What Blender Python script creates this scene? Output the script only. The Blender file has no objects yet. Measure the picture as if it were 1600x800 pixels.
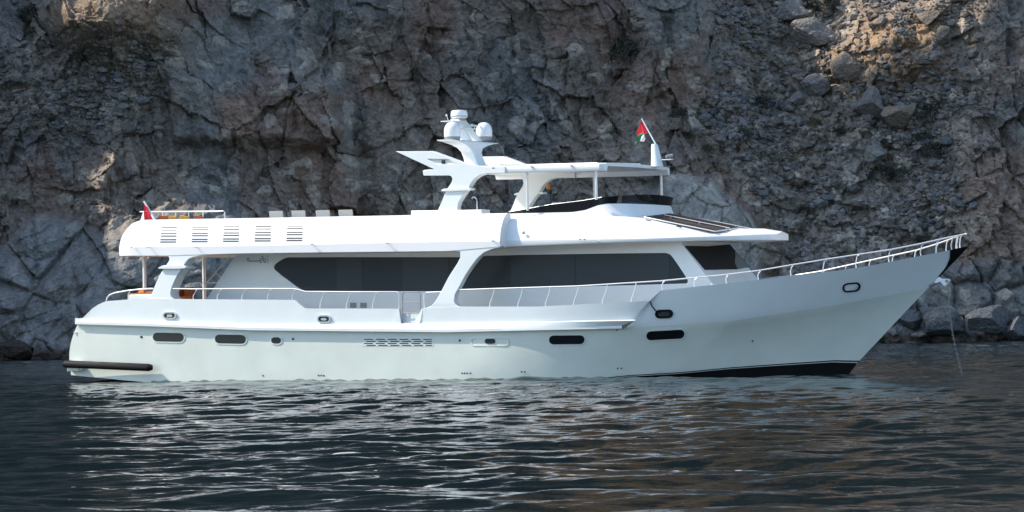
import bpy, bmesh, math, random
import numpy as np
from mathutils import Vector, Matrix
R = math.radians
SC = bpy.context.scene
COL = SC.collection
random.seed(7); RNG = np.random.default_rng(11)

# ------------------------------------------------------------------ camera
FPX = 4950.0                                   # focal length in photo pixels (1600 wide)
cam_d = bpy.data.cameras.new('camera'); cam = bpy.data.objects.new('camera', cam_d); COL.objects.link(cam)
cam_d.sensor_width = 36; cam_d.lens = 36*FPX/1600; cam_d.clip_start = 1; cam_d.clip_end = 4000
CAM_M = Matrix.Translation((0, 0, 2.1)) @ Matrix.Rotation(R(90)+math.atan(96/FPX), 4, 'X') @ Matrix.Rotation(-R(1.0), 4, 'Z')
cam.matrix_world = CAM_M; SC.camera = cam

# ------------------------------------------------------------------ light
SUN_EL, SUN_AZ = 43.0, -86.0                   # azimuth clockwise from +Y (seen from above)
sdir = Vector((math.sin(R(SUN_AZ))*math.cos(R(SUN_EL)), math.cos(R(SUN_AZ))*math.cos(R(SUN_EL)), math.sin(R(SUN_EL))))
w = bpy.data.worlds.new('World'); SC.world = w; w.use_nodes = True
nt = w.node_tree; sky = nt.nodes.new('ShaderNodeTexSky'); sky.sky_type = 'NISHITA'; sky.sun_disc = False
sky.sun_elevation = R(SUN_EL); sky.sun_rotation = R(SUN_AZ % 360); sky.dust_density = 0.6; sky.ozone_density = 1.0; sky.air_density = 1.2
bg = nt.nodes['Background']; bg.inputs[1].default_value = 0.15; nt.links.new(sky.outputs[0], bg.inputs[0])
sl = bpy.data.lights.new('sun', 'SUN'); sl.energy = 2.85; sl.angle = R(0.5); sl.color = (1.0, .905, .77)
so = bpy.data.objects.new('sun', sl); COL.objects.link(so); so.rotation_euler = (-sdir).to_track_quat('-Z', 'Y').to_euler()
so.location = (-60, 0, 80)
vs = SC.view_settings; vs.view_transform = 'Standard'; vs.look = 'None'; vs.gamma = 1; vs.exposure = 0.95; vs.use_curve_mapping = False
SC.cycles.max_bounces = 6; SC.cycles.caustics_reflective = True; SC.cycles.blur_glossy = 0.15; SC.cycles.caustics_refractive = False
SC.cycles.use_denoising = True; SC.cycles.sample_clamp_indirect = 6

# ------------------------------------------------------------------ materials
def mat(name, col, rough=.5, metal=0, spec=.5, noise=0, nscale=3, coat=0, bump=0, bscale=20):
    m = bpy.data.materials.new(name); m.use_nodes = True; n = m.node_tree; b = n.nodes['Principled BSDF']
    b.inputs['Base Color'].default_value = (*col, 1); b.inputs['Roughness'].default_value = rough
    b.inputs['Metallic'].default_value = metal; b.inputs['Specular IOR Level'].default_value = spec
    b.inputs['Coat Weight'].default_value = coat
    tc = n.nodes.new('ShaderNodeTexCoord')
    if noise:
        t = n.nodes.new('ShaderNodeTexNoise'); t.inputs['Scale'].default_value = nscale; t.inputs['Detail'].default_value = 6
        n.links.new(tc.outputs['Object'], t.inputs['Vector'])
        r = n.nodes.new('ShaderNodeValToRGB'); r.color_ramp.elements[0].position = .3; r.color_ramp.elements[1].position = .7
        r.color_ramp.elements[0].color = (*[c*(1-noise) for c in col], 1); r.color_ramp.elements[1].color = (*col, 1)
        n.links.new(t.outputs[0], r.inputs[0]); n.links.new(r.outputs[0], b.inputs['Base Color'])
    if bump:
        t = n.nodes.new('ShaderNodeTexNoise'); t.inputs['Scale'].default_value = bscale; t.inputs['Detail'].default_value = 4
        n.links.new(tc.outputs['Object'], t.inputs['Vector'])
        bp = n.nodes.new('ShaderNodeBump'); bp.inputs['Strength'].default_value = 1; bp.inputs['Distance'].default_value = bump
        n.links.new(t.outputs[0], bp.inputs['Height']); n.links.new(bp.outputs[0], b.inputs['Normal'])
    return m
M_WHITE = mat('white_gelcoat', (.76, .80, .79), .24, spec=.5, noise=.05, nscale=1.2, bump=.012, bscale=.7)
M_LOWER = mat('lower_hull_water_bounce', (.70, .74, .665), .22, noise=.10, nscale=.8, bump=.016, bscale=.8)  # green tint stands for light thrown up by the water
M_TOP = mat('top_paint', (.82, .82, .81), .4, noise=.03, nscale=2)
M_BOOT = mat('black_boot_paint', (.008, .008, .008), .5, spec=.15)
M_RUB = mat('black_rubber', (.010, .010, .011), .6, spec=.2)
M_GLASS = mat('tinted_glass', (.034, .046, .052), .06, spec=.8)
M_GLASS2 = mat('tinted_glass_paler', (.044, .057, .063), .08, spec=.8)
M_GLASS3 = mat('painted_sky_glass', (.13, .17, .21), .08, spec=.8)
M_SCREEN = mat('black_windscreen', (.008, .009, .011), .08, spec=.6)
M_FRONT = mat('front_window_glass', (.010, .013, .015), .3, spec=.1)
M_SOLAR = mat('solar_cells', (.035, .026, .022), .22, spec=.7)
M_STEEL = mat('stainless_steel', (.72, .73, .74), .22, metal=.9)
M_RAIL = mat('polished_rail', (.78, .79, .80), .3, metal=.35)
M_DARK = mat('dark_recess', (.015, .017, .018), .6)
M_GREY = mat('grey_plastic', (.25, .26, .27), .5)
M_TEAK = mat('teak_deck', (.30, .17, .08), .6, noise=.3, nscale=8)
M_ORANGE = mat('orange_fabric', (.62, .20, .03), .8, noise=.2, nscale=6)
M_RUST = mat('rust_orange_fabric', (.42, .10, .03), .8, noise=.25, nscale=6)
M_AMBER = mat('amber_fabric', (.66, .33, .03), .8, noise=.2, nscale=6)
M_MESH = mat('beige_mesh_fabric', (.52, .51, .47), .85, noise=.12, nscale=12)
M_RED = mat('red_flag_cloth', (.55, .015, .03), .8); M_GREEN = mat('green_flag_cloth', (.01, .16, .06), .8); M_FW = mat('white_flag_cloth', (.8, .8, .8), .8)
M_DOME = mat('radome_white', (.78, .79, .80), .3)
M_INK = mat('dark_lettering', (.03, .05, .06), .5)
M_CHAIN = mat('galvanised_chain', (.30, .29, .28), .5, metal=.6)

# ------------------------------------------------------------------ mesh helpers
def link(name, me, mats, parent=None, smooth=True, ang=32):
    for m in (mats if isinstance(mats, (list, tuple)) else [mats]): me.materials.append(m)
    if smooth:
        me.shade_smooth()
        try: me.set_sharp_from_angle(angle=R(ang))
        except Exception: pass
    o = bpy.data.objects.new(name, me); COL.objects.link(o)
    if parent: o.parent = parent
    return o
class MB:
    def __init__(s): s.v = []; s.f = []; s.m = []
    def add(s, v, f, m=0):
        k = len(s.v); s.v += [tuple(p) for p in v]; s.f += [tuple(i+k for i in q) for q in f]
        s.m += m if isinstance(m, list) else [m]*len(f); return s
    def box(s, a, b, m=0):
        x0, y0, z0 = a; x1, y1, z1 = b
        return s.add([(x0,y0,z0),(x1,y0,z0),(x1,y1,z0),(x0,y1,z0),(x0,y0,z1),(x1,y0,z1),(x1,y1,z1),(x0,y1,z1)],
              [(0,3,2,1),(4,5,6,7),(0,1,5,4),(1,2,6,5),(2,3,7,6),(3,0,4,7)], m)
    def hexa(s, pts, m=0):   # 8 points: bottom 4, top 4
        return s.add(pts, [(0,3,2,1),(4,5,6,7),(0,1,5,4),(1,2,6,5),(2,3,7,6),(3,0,4,7)], m)
    def loft(s, rings, m=0, closed=True, caps=True):
        n = len(rings[0]); v = [p for r in rings for p in r]; f = []
        for i in range(len(rings)-1):
            for j in range(n if closed else n-1):
                k = (j+1) % n; f.append((i*n+j, i*n+k, (i+1)*n+k, (i+1)*n+j))
        if caps and closed: f += [tuple(range(n-1, -1, -1)), tuple(range((len(rings)-1)*n, len(rings)*n))]
        return s.add(v, f, m)
    def tube(s, path, r, n=8, m=0):
        P = [Vector(p) for p in path]; rings = []; rr = r if isinstance(r, (list, tuple)) else [r]*len(P)
        for i, p in enumerate(P):
            d = (P[min(i+1, len(P)-1)]-P[max(i-1, 0)]).normalized()
            a = Vector((0, 0, 1)) if abs(d.z) < .9 else Vector((0, 1, 0))
            u = d.cross(a).normalized(); q = d.cross(u)
            rings.append([p+(u*math.cos(t)+q*math.sin(t))*rr[i] for t in [2*math.pi*k/n for k in range(n)]])
        return s.loft(rings, m)
    def lathe(s, c, prof, n=24, m=0):
        rings = [[(c[0]+r*math.cos(2*math.pi*k/n), c[1]+r*math.sin(2*math.pi*k/n), c[2]+z) for k in range(n)] for r, z in prof]
        return s.loft(rings, m)
    def slab(s, poly, y0, y1, holes=(), m=0):
        """polygon given in (x,z) extruded from y0 to y1, with holes"""
        bm = bmesh.new(); es = []
        for lp in [poly]+list(holes):
            vs_ = [bm.verts.new((p[0], 0, p[1])) for p in lp]
            es += [bm.edges.new((vs_[i], vs_[(i+1) % len(vs_)])) for i in range(len(vs_))]
        bmesh.ops.triangle_fill(bm, use_beauty=True, use_dissolve=False, edges=es)
        bm.verts.index_update()
        F = [tuple(v.index for v in f.verts) for f in bm.faces]
        V = [v.co.copy() for v in bm.verts]; n = len(V)
        ya = y0 if callable(y0) else (lambda x, z: y0); yb = y1 if callable(y1) else (lambda x, z: y1)
        W = [(p.x, ya(p.x, p.z), p.z) for p in V]+[(p.x, yb(p.x, p.z), p.z) for p in V]
        G = F+[tuple(i+n for i in reversed(q)) for q in F]
        G += [(e.verts[0].index, e.verts[1].index, e.verts[1].index+n, e.verts[0].index+n) for e in bm.edges if len(e.link_faces) == 1]
        bm.free(); return s.add(W, G, m)
    def build(s, name, mats, parent=None, smooth=True, ang=32, fix=True, bevel=0):
        me = bpy.data.meshes.new(name); me.from_pydata(s.v, [], s.f); me.polygons.foreach_set('material_index', s.m)
        if fix:
            bm = bmesh.new(); bm.from_mesh(me); bmesh.ops.remove_doubles(bm, verts=bm.verts, dist=1e-5)
            bmesh.ops.recalc_face_normals(bm, faces=bm.faces); bm.to_mesh(me); bm.free()
        me.update(); o = link(name, me, mats, parent, smooth, ang)
        if bevel:
            b = o.modifiers.new('bevel', 'BEVEL'); b.width = bevel; b.segments = 2; b.limit_method = 'ANGLE'; b.angle_limit = R(40)
        return o
def empty(name, loc=(0, 0, 0), rz=0, parent=None):
    o = bpy.data.objects.new(name, None); COL.objects.link(o); o.location = loc; o.rotation_euler = (0, 0, rz); o.empty_display_size = .3
    if parent: o.parent = parent
    return o
def tag(o, label=None, cat=None, group=None, kind=None):
    if label: o['label'] = label
    if cat: o['category'] = cat
    if group: o['group'] = group
    if kind: o['kind'] = kind
    return o
def arc(cx, cz, rx, rz, a0, a1, n=6):
    return [(cx+rx*math.cos(R(a0+(a1-a0)*i/n)), cz+rz*math.sin(R(a0+(a1-a0)*i/n))) for i in range(n+1)]
def smooth_poly(pts, it=2, keep=()):
    """Chaikin corner cutting except at kept indices"""
    P = [(p, i in keep) for i, p in enumerate(pts)]
    for _ in range(it):
        Q = []
        for i, (p, k) in enumerate(P):
            if k: Q.append((p, True)); continue
            a = P[i-1][0]; b = P[(i+1) % len(P)][0]
            Q.append(((p[0]*.75+a[0]*.25, p[1]*.75+a[1]*.25), False)); Q.append(((p[0]*.75+b[0]*.25, p[1]*.75+b[1]*.25), False))
        P = Q
    return [p for p, k in P]

# ------------------------------------------------------------------ yacht frame of reference
B_LOC, B_RZ = Vector((0, 110, 0)), R(-29)
B_M = Matrix.Translation(B_LOC) @ Matrix.Rotation(B_RZ, 4, 'Z'); B_I = B_M.inverted()
C_L = B_I @ CAM_M.translation; C_R = (B_I.to_3x3() @ CAM_M.to_3x3())
def L(px, py, Y):
    d = C_R @ Vector(((px-800)/FPX, -(py-400)/FPX, -1)); t = (Y-C_L.y)/d.y
    return (C_L.x+d.x*t, C_L.z+d.z*t)
def LS(px, py, fn, it=14):
    X, Z = L(px, py, -3)
    for _ in range(it): X, Z = L(px, py, fn(X, Z))
    return X, Z
def LN(px, py, p0, n):
    d = C_R @ Vector(((px-800)/FPX, -(py-400)/FPX, -1)); n = Vector(n); t = (Vector(p0)-C_L).dot(n)/d.dot(n)
    return C_L+d*t
def PL(Y, pts): return [L(a, b, Y) for a, b in pts]
def P3(px, py, Y): x, z = L(px, py, Y); return Vector((x, Y, z))
def curve(pts, fn):
    q = [LS(a, b, fn) for a, b in pts]; xs = [p[0] for p in q]; zs = [p[1] for p in q]
    for i in range(1, len(xs)): xs[i] = max(xs[i], xs[i-1]+1e-3)
    return lambda x: float(np.interp(x, xs, zs))
yacht = empty('motor_yacht', B_LOC, B_RZ)
tag(yacht, 'large white motor yacht with tinted windows and radar arch, anchored before the cliff', 'yacht')

# ---- hull
XS1, ZS1 = L(1513, 385, 0); XK1, ZK1 = L(1450, 450, 0); XB1, ZB1 = L(1339.5, 567, 0); XW1, ZW1 = L(1326, 585, 0)
def aft(X, b0): return b0-.25*max(0, (-8-X)/8.5)**2
def bs(X):
    return aft(X, 3.45) if X < 2 else 3.45*max(0, 1-((X-2)/(XS1-2))**2.5)
def bk(X): return aft(X, 3.40) if X < 1 else 3.40*max(0, 1-((X-1)/(XK1-1))**2.1)
def bb(X): return aft(X, 3.30) if X < -1 else 3.30*max(0, 1-((X+1)/(XB1+1))**1.75)
z_sheer = curve([(124,505.5),(126,499),(132,494),(144,482),(155,475),(166,470.5),(200,468),(240,466.5),(304,467.5),(460,468.5),(476,482),(625,482.3),
   (625.6,506.5),(657.5,506.5),(658,481.5),(720,479),(840,479),(1000,471),(1015,470),(1032,454),(1180,438),(1240,430),(1300,424),(1360,415),(1484,391),(1513,385)], lambda x, z: -bs(x))
z_kn = curve([(124,506.5),(232,509.5),(400,516),(700,519),(976,513),(1140,502),(1300,478),(1320,474),(1450,450)], lambda x, z: -bk(x))
z_lip = curve([(126,499),(248,502),(400,508),(680,506.5),(990,501)], lambda x, z: -bs(x))
z_boot = curve([(110,586),(226,597),(600,606),(900,597),(980,588.5),(1060,584),(1140,576.5),(1204,572),(1300,566),(1339,567)], lambda x, z: -bb(x))
X0K = LS(124, 506, lambda x, z: -bk(x))[0]; X0B = LS(111, 584, lambda x, z: -bb(x))[0]; XUND = LS(226, 597, lambda x, z: -bb(x))[0]
NT = 420; TT = np.linspace(0, 1, NT)
NR = 9
def row(t, g):
    """hull surface, g: 0 boot .. 1 knuckle .. 2 sheer"""
    if g <= 1:
        XA = X0B+(XB1-X0B)*t; XB_ = X0K+(XK1-X0K)*t; X = XA+(XB_-XA)*g
        XA_b = bb(XA); XB_b = bk(XB_); p = .9+1.6*max(0, min(1, (X-1)/11))
        # rake of the stern: the lower edge bulges aft
        if t < .2: X -= .25*math.sin(math.pi*g*.9)*(1-t/.2)
        return X, XA_b+(XB_b-XA_b)*g**p, z_boot(XA)*(1-g)+z_kn(XB_)*g
    h = g-1; XB_ = X0K+(XK1-X0K)*t; XC = X0K+(XS1-X0K)*t; X = XB_+(XC-XB_)*h
    return X, bk(XB_)*(1-h)+bs(XC)*h, z_kn(XB_)*(1-h)+z_sheer(XC)*h
gs = [i/NR for i in range(NR+1)]+[1+i/4 for i in range(1, 5)]
G = np.array([[row(t, g) for t in TT] for g in gs])        # rows x stations x 3 (X, b, z)
def hull_b(X, z):
    zz = [float(np.interp(X, G[j, :, 0], G[j, :, 2])) for j in range(len(gs))]
    b = [float(np.interp(X, G[j, :, 0], G[j, :, 1])) for j in range(len(gs))]
    return float(np.interp(z, zz, b))
hb = lambda x, z: -hull_b(x, z)
def under(t):   # below the boot top
    XA = X0B+(XB1-X0B)*t; k = max(0, min(1, (XA-XUND)/1.5)); X2 = X0B+(XW1-X0B)*t; b = bb(XA); zb = z_boot(XA)
    z1 = zb-.02 if k == 0 else zb-.02-(zb+.05)*k; z1 = min(z1, zb-.02); dz = .9*k
    return [(X2-.5*t, 0, z1-1.0*k-.02), (X2-.4*t, b*.65, z1-.8*k-.015), (X2-.2*t, b*.9, z1-dz*.4-.01), (X2, b*.985, z1 if t < .75 else ZW1-.02)]
hullm = MB()
rows_all = []
for i, t in enumerate(TT):
    pr = [(x, -b, z) for x, b, z in under(t)]+[(G[j, i, 0], -G[j, i, 1], G[j, i, 2]) for j in range(len(gs))]
    X, b, z = G[-1, i]; inn = max(b-.12, 0); zd = z_kn(X)+.10
    if X > XK1-2: zd = max(zd, ZK1+.12+(ZS1-ZK1)*(X-XK1+.9)/(XS1-XK1))
    zd = min(zd, z-.01)
    hbz = hull_b(X, zd)-.09; pr += [(X, -inn, z), (X, -max(min(b-.14, hbz), 0), zd), (X, 0, zd+.02)]; rows_all.append(pr)
nr = len(rows_all[0]); mi = []
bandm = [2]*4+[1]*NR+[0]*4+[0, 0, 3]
for sgn in (1, -1):
    v = [(p[0], p[1]*sgn, p[2]) for r_ in rows_all for p in r_]; f = []; mm = []
    for i in range(NT-1):
        for j in range(nr-1):
            q = (i*nr+j, (i+1)*nr+j, (i+1)*nr+j+1, i*nr+j+1); f.append(q if sgn > 0 else q[::-1]); 
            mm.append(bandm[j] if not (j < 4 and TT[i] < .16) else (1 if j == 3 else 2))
    hullm.add(v, f, mm)
# transom
n = nr-3; a = [rows_all[0][j] for j in range(n)]; ta = a+[(p[0], -p[1], p[2]) for p in a]
hullm.add(ta, [(j, j+1, n+j+1, n+j) for j in range(n-1)], 1)
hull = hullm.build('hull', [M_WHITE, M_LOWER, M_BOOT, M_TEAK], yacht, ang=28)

# white pin line above the boot stripe
pl = MB()
for sgn in (1, -1):
    tv = [t for t in TT if t > .62]
    for t0, t1 in zip(tv[:-1], tv[1:]):
        q = [row(t0, .012), row(t1, .012), row(t1, .030), row(t0, .030)]
        pl.add([(x+(.01*t1), -sgn*(b+.006), z) for x, b, z in q], [(0, 1, 2, 3)])
pl.build('boot_line', M_BOOT, hull, fix=False, smooth=False)

# damp weedy line where the hull meets the water
wl_ = MB(); xs_ = np.linspace(XUND+.3, 6.2, 260)
for sgn in (1, -1):
    lo = [(x, -sgn*(hull_b(x, .0)+.004), -.12) for x in xs_]
    hi = [(lambda z: (x, -sgn*(hull_b(x, z)+.004), z))(.055+.03*math.sin(x*3.1)*math.sin(x*1.3+1)+.018*math.sin(x*11)) for x in xs_]
    n_ = len(xs_); wl_.add(lo+hi, [(i, i+1, n_+i+1, n_+i) for i in range(n_-1)])
wl_.build('waterline_stain', mat('weedy_stain', (.30, .34, .27), .35, noise=.45, nscale=5), hull, fix=False)
# rubbing strake (knuckle lip)
rb = MB(); X1L = LS(990, 501, lambda x, z: -bs(x))[0]; X1K = LS(976, 513, lambda x, z: -bk(x))[0]
for sgn in (1, -1):
    rings = []
    for s_ in np.linspace(0, 1, 120):
        xk = X0K-.02+(X1K-X0K)*s_; xl = X0K+.05+(X1L-X0K)*s_
        rings.append([(xl, -sgn*(bs(xl)-.03), z_lip(xl)+.03), (xl, -sgn*(bs(xl)+.04), z_lip(xl)), (xk, -sgn*(bk(xk)+.17), z_kn(xk)+.09), (xk, -sgn*(bk(xk)+.165), z_kn(xk)+.0), (xk, -sgn*(bk(xk)-.04), z_kn(xk)-.02)])
    rb.loft(rings)
xk = X0K; rb.box((xk-.12, -bk(xk)-.1, z_kn(xk)-.0), (xk+.03, bk(xk)+.1, z_kn(xk)+.22))
rb.build('rub_rail', M_WHITE, hull, ang=25)

# black stem guard
sg = MB(); LX = curve_pts = [LS(a, b, hb) for a, b in [(1451,447),(1462,430),(1475,412),(1482,400),(1484,391)]]
for sgn in (1, -1):
    rings = []
    for h in np.linspace(0, 1, 14):
        xl = float(np.interp(h, np.linspace(0, 1, 5), [p[0] for p in LX])); r_ = []
        xa = [row(t, 1+h)[0] for t in TT]; tl = float(np.interp(xl, xa, TT))
        for t in np.linspace(tl, 1, 10):
            x, b, z = row(t, 1+h); r_.append((x+.02, -sgn*(b+.018), z+(.012 if h == 1 else 0)))
        rings.append(r_)
    sg.loft(rings, closed=False)
sg.build('stem_guard', M_BOOT, hull, fix=False)

# openings on the hull, following its surface
def stad(px0, py0, px1, py1, slope=0, n=8, grow=0):
    """stadium outline in photo pixels"""
    px0 -= grow; px1 += grow; py0 -= grow; py1 += grow
    r = (py1-py0)/2; cy = (py0+py1)/2; pts = [(px1-r+r*math.cos(a), r*math.sin(a)) for a in np.linspace(-math.pi/2, math.pi/2, n)]
    pts += [(px0+r+r*math.cos(a), r*math.sin(a)) for a in np.linspace(math.pi/2, 3*math.pi/2, n)]
    return [(x, cy+y+slope*(x-(px0+px1)/2)) for x, y in pts]
def on_hull(pts, off): return [(lambda q: Vector((q[0], -(hull_b(*q)+off), q[1])))(LS(a, b, hb)) for a, b in pts]
def plate(name, pts, off0, off1, m, parent):
    a = on_hull(pts, off0); b = on_hull(pts, off1); n = len(a); mb = MB()
    mb.add(a+b, [tuple(range(n, 2*n))]+[(i, (i+1) % n, n+(i+1) % n, n+i) for i in range(n)])
    return mb.build(name, m, parent, ang=50)
def ring(name, po, pi_, off0, off1, m, parent, offi=None):
    a = on_hull(po, off0); b = on_hull(po, off1); c = on_hull(pi_, off1); d = on_hull(pi_, off0 if offi is None else offi); mb = MB(); n = len(a)
    mb.loft([a, b, c, d], caps=False) if False else None
    f = []
    for i in range(n):
        k = (i+1) % n; f += [(i, k, n+k, n+i), (n+i, n+k, 2*n+k, 2*n+i), (2*n+i, 2*n+k, 3*n+k, 3*n+i)]
    mb.add(a+b+c+d, f); return mb.build(name, m, parent, ang=50)
def porthole(box, slope=0):
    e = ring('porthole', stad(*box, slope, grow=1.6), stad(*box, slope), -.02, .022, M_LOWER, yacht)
    plate('glass', stad(*box, slope), -.02, .008, M_SCREEN, e)
for b_, s_ in [((239,520,288,534),.02), ((336,523,385,537),.02), ((424,527,440,537),.02), ((858,524,914,538),-.01), ((1010,516.5,1070,530.5),-.055)]: porthole(b_, s_)
e = ring('porthole', stad(735,527.5,796,541), stad(737,529,794,539.5), -.02, .02, M_LOWER, yacht); plate('glass', stad(758,529,774,537), -.02, .03, M_SCREEN, e)
def hawse(box, slope, mr, mid=M_STEEL):
    e = ring('hawse_ring', stad(*box, slope, grow=1.8), stad(*box, slope, grow=-.6), -.02, .05, mr, yacht)
    plate('hawse_opening', stad(*box, slope, grow=-.6), -.02, .012, M_DARK if mid is M_STEEL else mid, e)
    x0, y0, x1, y1 = box
    if mid is M_STEEL: plate('cleat', stad(x0+4, (y0+y1)/2-1.5, x1-5, (y0+y1)/2+2.2, slope), -.01, .035, M_STEEL, e)
hawse((257,489,275,497), 0, M_STEEL); hawse((498,494,516,503), 0, M_STEEL)
hawse((1026,485.5,1050,495.5), -.03, M_BOOT); hawse((1319,443.5,1343,454.5), -.1, M_BOOT, M_FW)  # bow opening painted white for the bright reflection on its metal
for i, (px, py, r_) in enumerate([(221,526.5,2),(458,529.5,1.8),(718.5,532,1.8),(964,516,1.2),(1176,533,1.4)]):
    plate('drain_outlet', [(px+r_*math.cos(a), py+r_*math.sin(a)) for a in np.linspace(0, 6.28, 9)[:-1]], -.01, .012, M_DARK, yacht)
for px, py in [(411,587),(498,586.5),(502,586.5),(506,587),(722,583),(726,583),(730,583),(735,583),(815,581),(820,581),(965,575.5),(971,575.5)]:
    plate('drain_outlet', [(px+1.2*math.cos(a), py+1.2*math.sin(a)) for a in np.linspace(0, 6.28, 9)[:-1]], -.01, .012, M_DARK, yacht)
for i, (y0, off) in enumerate([(529.3, 0), (532.8, 5), (536.3, 0), (539.6, 5)]):
    x = 567
    e = None
gr = MB()
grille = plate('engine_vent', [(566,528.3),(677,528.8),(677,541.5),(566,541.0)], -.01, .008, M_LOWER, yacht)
for i, (y0, off) in enumerate([(530.2, 0), (533.4, 4), (536.6, 0), (539.6, 4)]):
    x = 569+off
    while x < 674-4:
        x2 = min(x+14, 675); a = on_hull([(x, y0-.75), (x2, y0-.75), (x2, y0+.75), (x, y0+.75)], .012); gr.add(a, [(0, 1, 2, 3)]); x += 18.5
gr.build('slot', M_DARK, grille, fix=False, smooth=False)
# mooring rope end through the black hawse
rp = MB(); rp.tube(on_hull([(1017,471),(1020,479),(1026,486),(1034,491),(1044,490)], .05), .022, 6); rp.build('mooring_rope', M_RUB, yacht)

# stern fender and platform
fm = MB(); XF0, ZF = L(106, 568.5, -3.2); XF1, ZF1 = L(242, 574, -3.3)
fm.tube([(XF0, -3.42, ZF-.02), (XF0+.1, -3.46, ZF), (XF1-.12, -3.50, ZF1), (XF1, -3.44, ZF1)], [.10, .135, .135, .09], 12)
fm.tube([(XF0, 3.42, ZF-.02), (XF0+.1, 3.46, ZF), (XF1-.12, 3.50, ZF1), (XF1, 3.44, ZF1)], [.10, .135, .135, .09], 12)
fm.tube([(XF0+.03, -3.42, ZF), (XF0+.03, 3.42, ZF)], .12, 12)
fm.build('fender', M_RUB, yacht)
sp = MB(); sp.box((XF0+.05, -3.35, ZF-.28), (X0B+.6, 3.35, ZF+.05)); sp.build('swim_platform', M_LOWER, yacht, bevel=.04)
x, z = L(122, 519.5, -3.3); pp = MB(); pp.tube([(x+.3, -3.0, z), (x-.28, -3.2, z)], .02, 6); pp.build('stern_light', M_RAIL, yacht)

# ------------------------------------------------------------------ upper deck (aft)
br = lambda X: bs(X)-.02 if X < 2 else 3.43
bt = lambda X: br(X)-.62
zU_b = curve([(176,400.5),(262,400),(380,396.5),(700,393),(782,386)], lambda x, z: -br(x))
zU_f = curve([(177,385),(400,382.5),(680,376.5),(782,375.5)], lambda x, z: -br(x))
zU_t = curve([(176.5,384),(181,376),(189,370),(196,358.5),(208,348.5),(221,344),(300,342.5),(400,341),(640,336.5),(784,333.5)], lambda x, z: -bt(x))
XU0 = L(176.5, 390, -br(-15))[0]; XU1 = L(781, 386, -3.43)[0]
def deck_sec(X, b, zb, zf, zt, inset, zdeck):
    h = max(zt-zf, .02); pr = [(0, zb), (b-.25, zb), (b, zb+.02), (b+.012, zf-.03), (b-.02, zf)]
    for k in range(1, 9):
        a = k/8*math.pi/2; pr.append((b-.03-inset*(1-math.cos(a))**.8, zf+.01+h*math.sin(a)**.85))
    pr += [(b-inset-.16, zf+h), (b-inset-.18, min(zf+h-.03, zdeck)), (0, min(zf+h-.02, zdeck+.03))]
    return pr
def mirror_loft(mb, secs, m=0):
    rings = []
    for X, pr in secs: rings.append([(X, -y, z) for y, z in pr]+[(X, y, z) for y, z in reversed(pr[1:-1])])
    mb.loft(rings, m)
ud = MB(); secs = []
ZD = zU_f(-5)+.42
for X in np.concatenate([np.linspace(XU0, XU0+2.2, 26), np.linspace(XU0+2.4, XU1, 60)]):
    k = min(1, max(0, (X-XU0)/.9))
    secs.append((X, deck_sec(X, br(X)-.5*(1-math.sqrt(1-(1-k)**2)), zU_b(X), zU_f(X), max(zU_t(X), zU_f(X)+.01), .62, ZD)))
mirror_loft(ud, secs); updeck = ud.build('upper_deck', M_TOP, yacht, ang=38)
def deck_y(X, z):
    h = max(zU_t(X)-zU_f(X), .02); s_ = min(1, max(0, (z-zU_f(X)-.01)/h))**(1/.85); a = math.asin(s_)
    return -(br(X)-.03-.62*(1-math.cos(a))**.8)
for x0 in (250.5, 299.5, 348.5, 398, 447.5):
    k = (x0-250.5)*.0118; vp = MB()
    for dy in (0, 3.9, 9.6, 13.3, 19, 22.6):
        y = 354.6-k+dy; sl_ = (22.6-dy)*.06
        q = [LS(a, b, deck_y) for a, b in [(x0+sl_, y), (x0+sl_+24.5, y), (x0+sl_+24.5, y+1.7), (x0+sl_, y+1.7)]]
        pa = [Vector((a, deck_y(a, b)-.006, b)) for a, b in q]; pb = [Vector((a, deck_y(a, b)+.05, b)) for a, b in q]
        vp.hexa([pa[3], pa[2], pb[2], pb[3], pa[0], pa[1], pb[1], pb[0]])
    vp.build('louvre_vent', M_DARK, updeck, smooth=False)
# raised locker on the upper deck beside the radar arch
lk = MB(); lk.slab(PL(-2.8, [(642,338),(642,329),(724,328),(752,327),(753,338)]), -2.8, -2.2); lk.build('deck_locker', M_TOP, yacht, bevel=.02)
sh = MB(); c = P3(745.5, 328, -2.5); sh.tube([c, c+Vector((0,0,.30)), c+Vector((-.02,0,.38)), c+Vector((-.09,0,.44)), c+Vector((-.17,0,.44)), c+Vector((-.2,0,.38))], .018, 6); sh.build('deck_shower', M_RAIL, yacht)
# small deck lights/rods on the fascia
for px, py in [(207,385.5),(232,385.5),(307,386),(488,381),(606,379.5),(771,376),(907,373.5),(914,373.5),(936,377)]:
    yb = -3.42 if px < 780 else -3.07
    q = P3(px, py, yb); lt = MB(); lt.tube([q+Vector((0,.05,.02)), q+Vector((.04,-.16,-.01))], .018, 6); lt.tube([q+Vector((.02,-.13,0)), q+Vector((.1,-.13,-.02))], .028, 6)
    lt.build('deck_light', M_STEEL, yacht)

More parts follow.
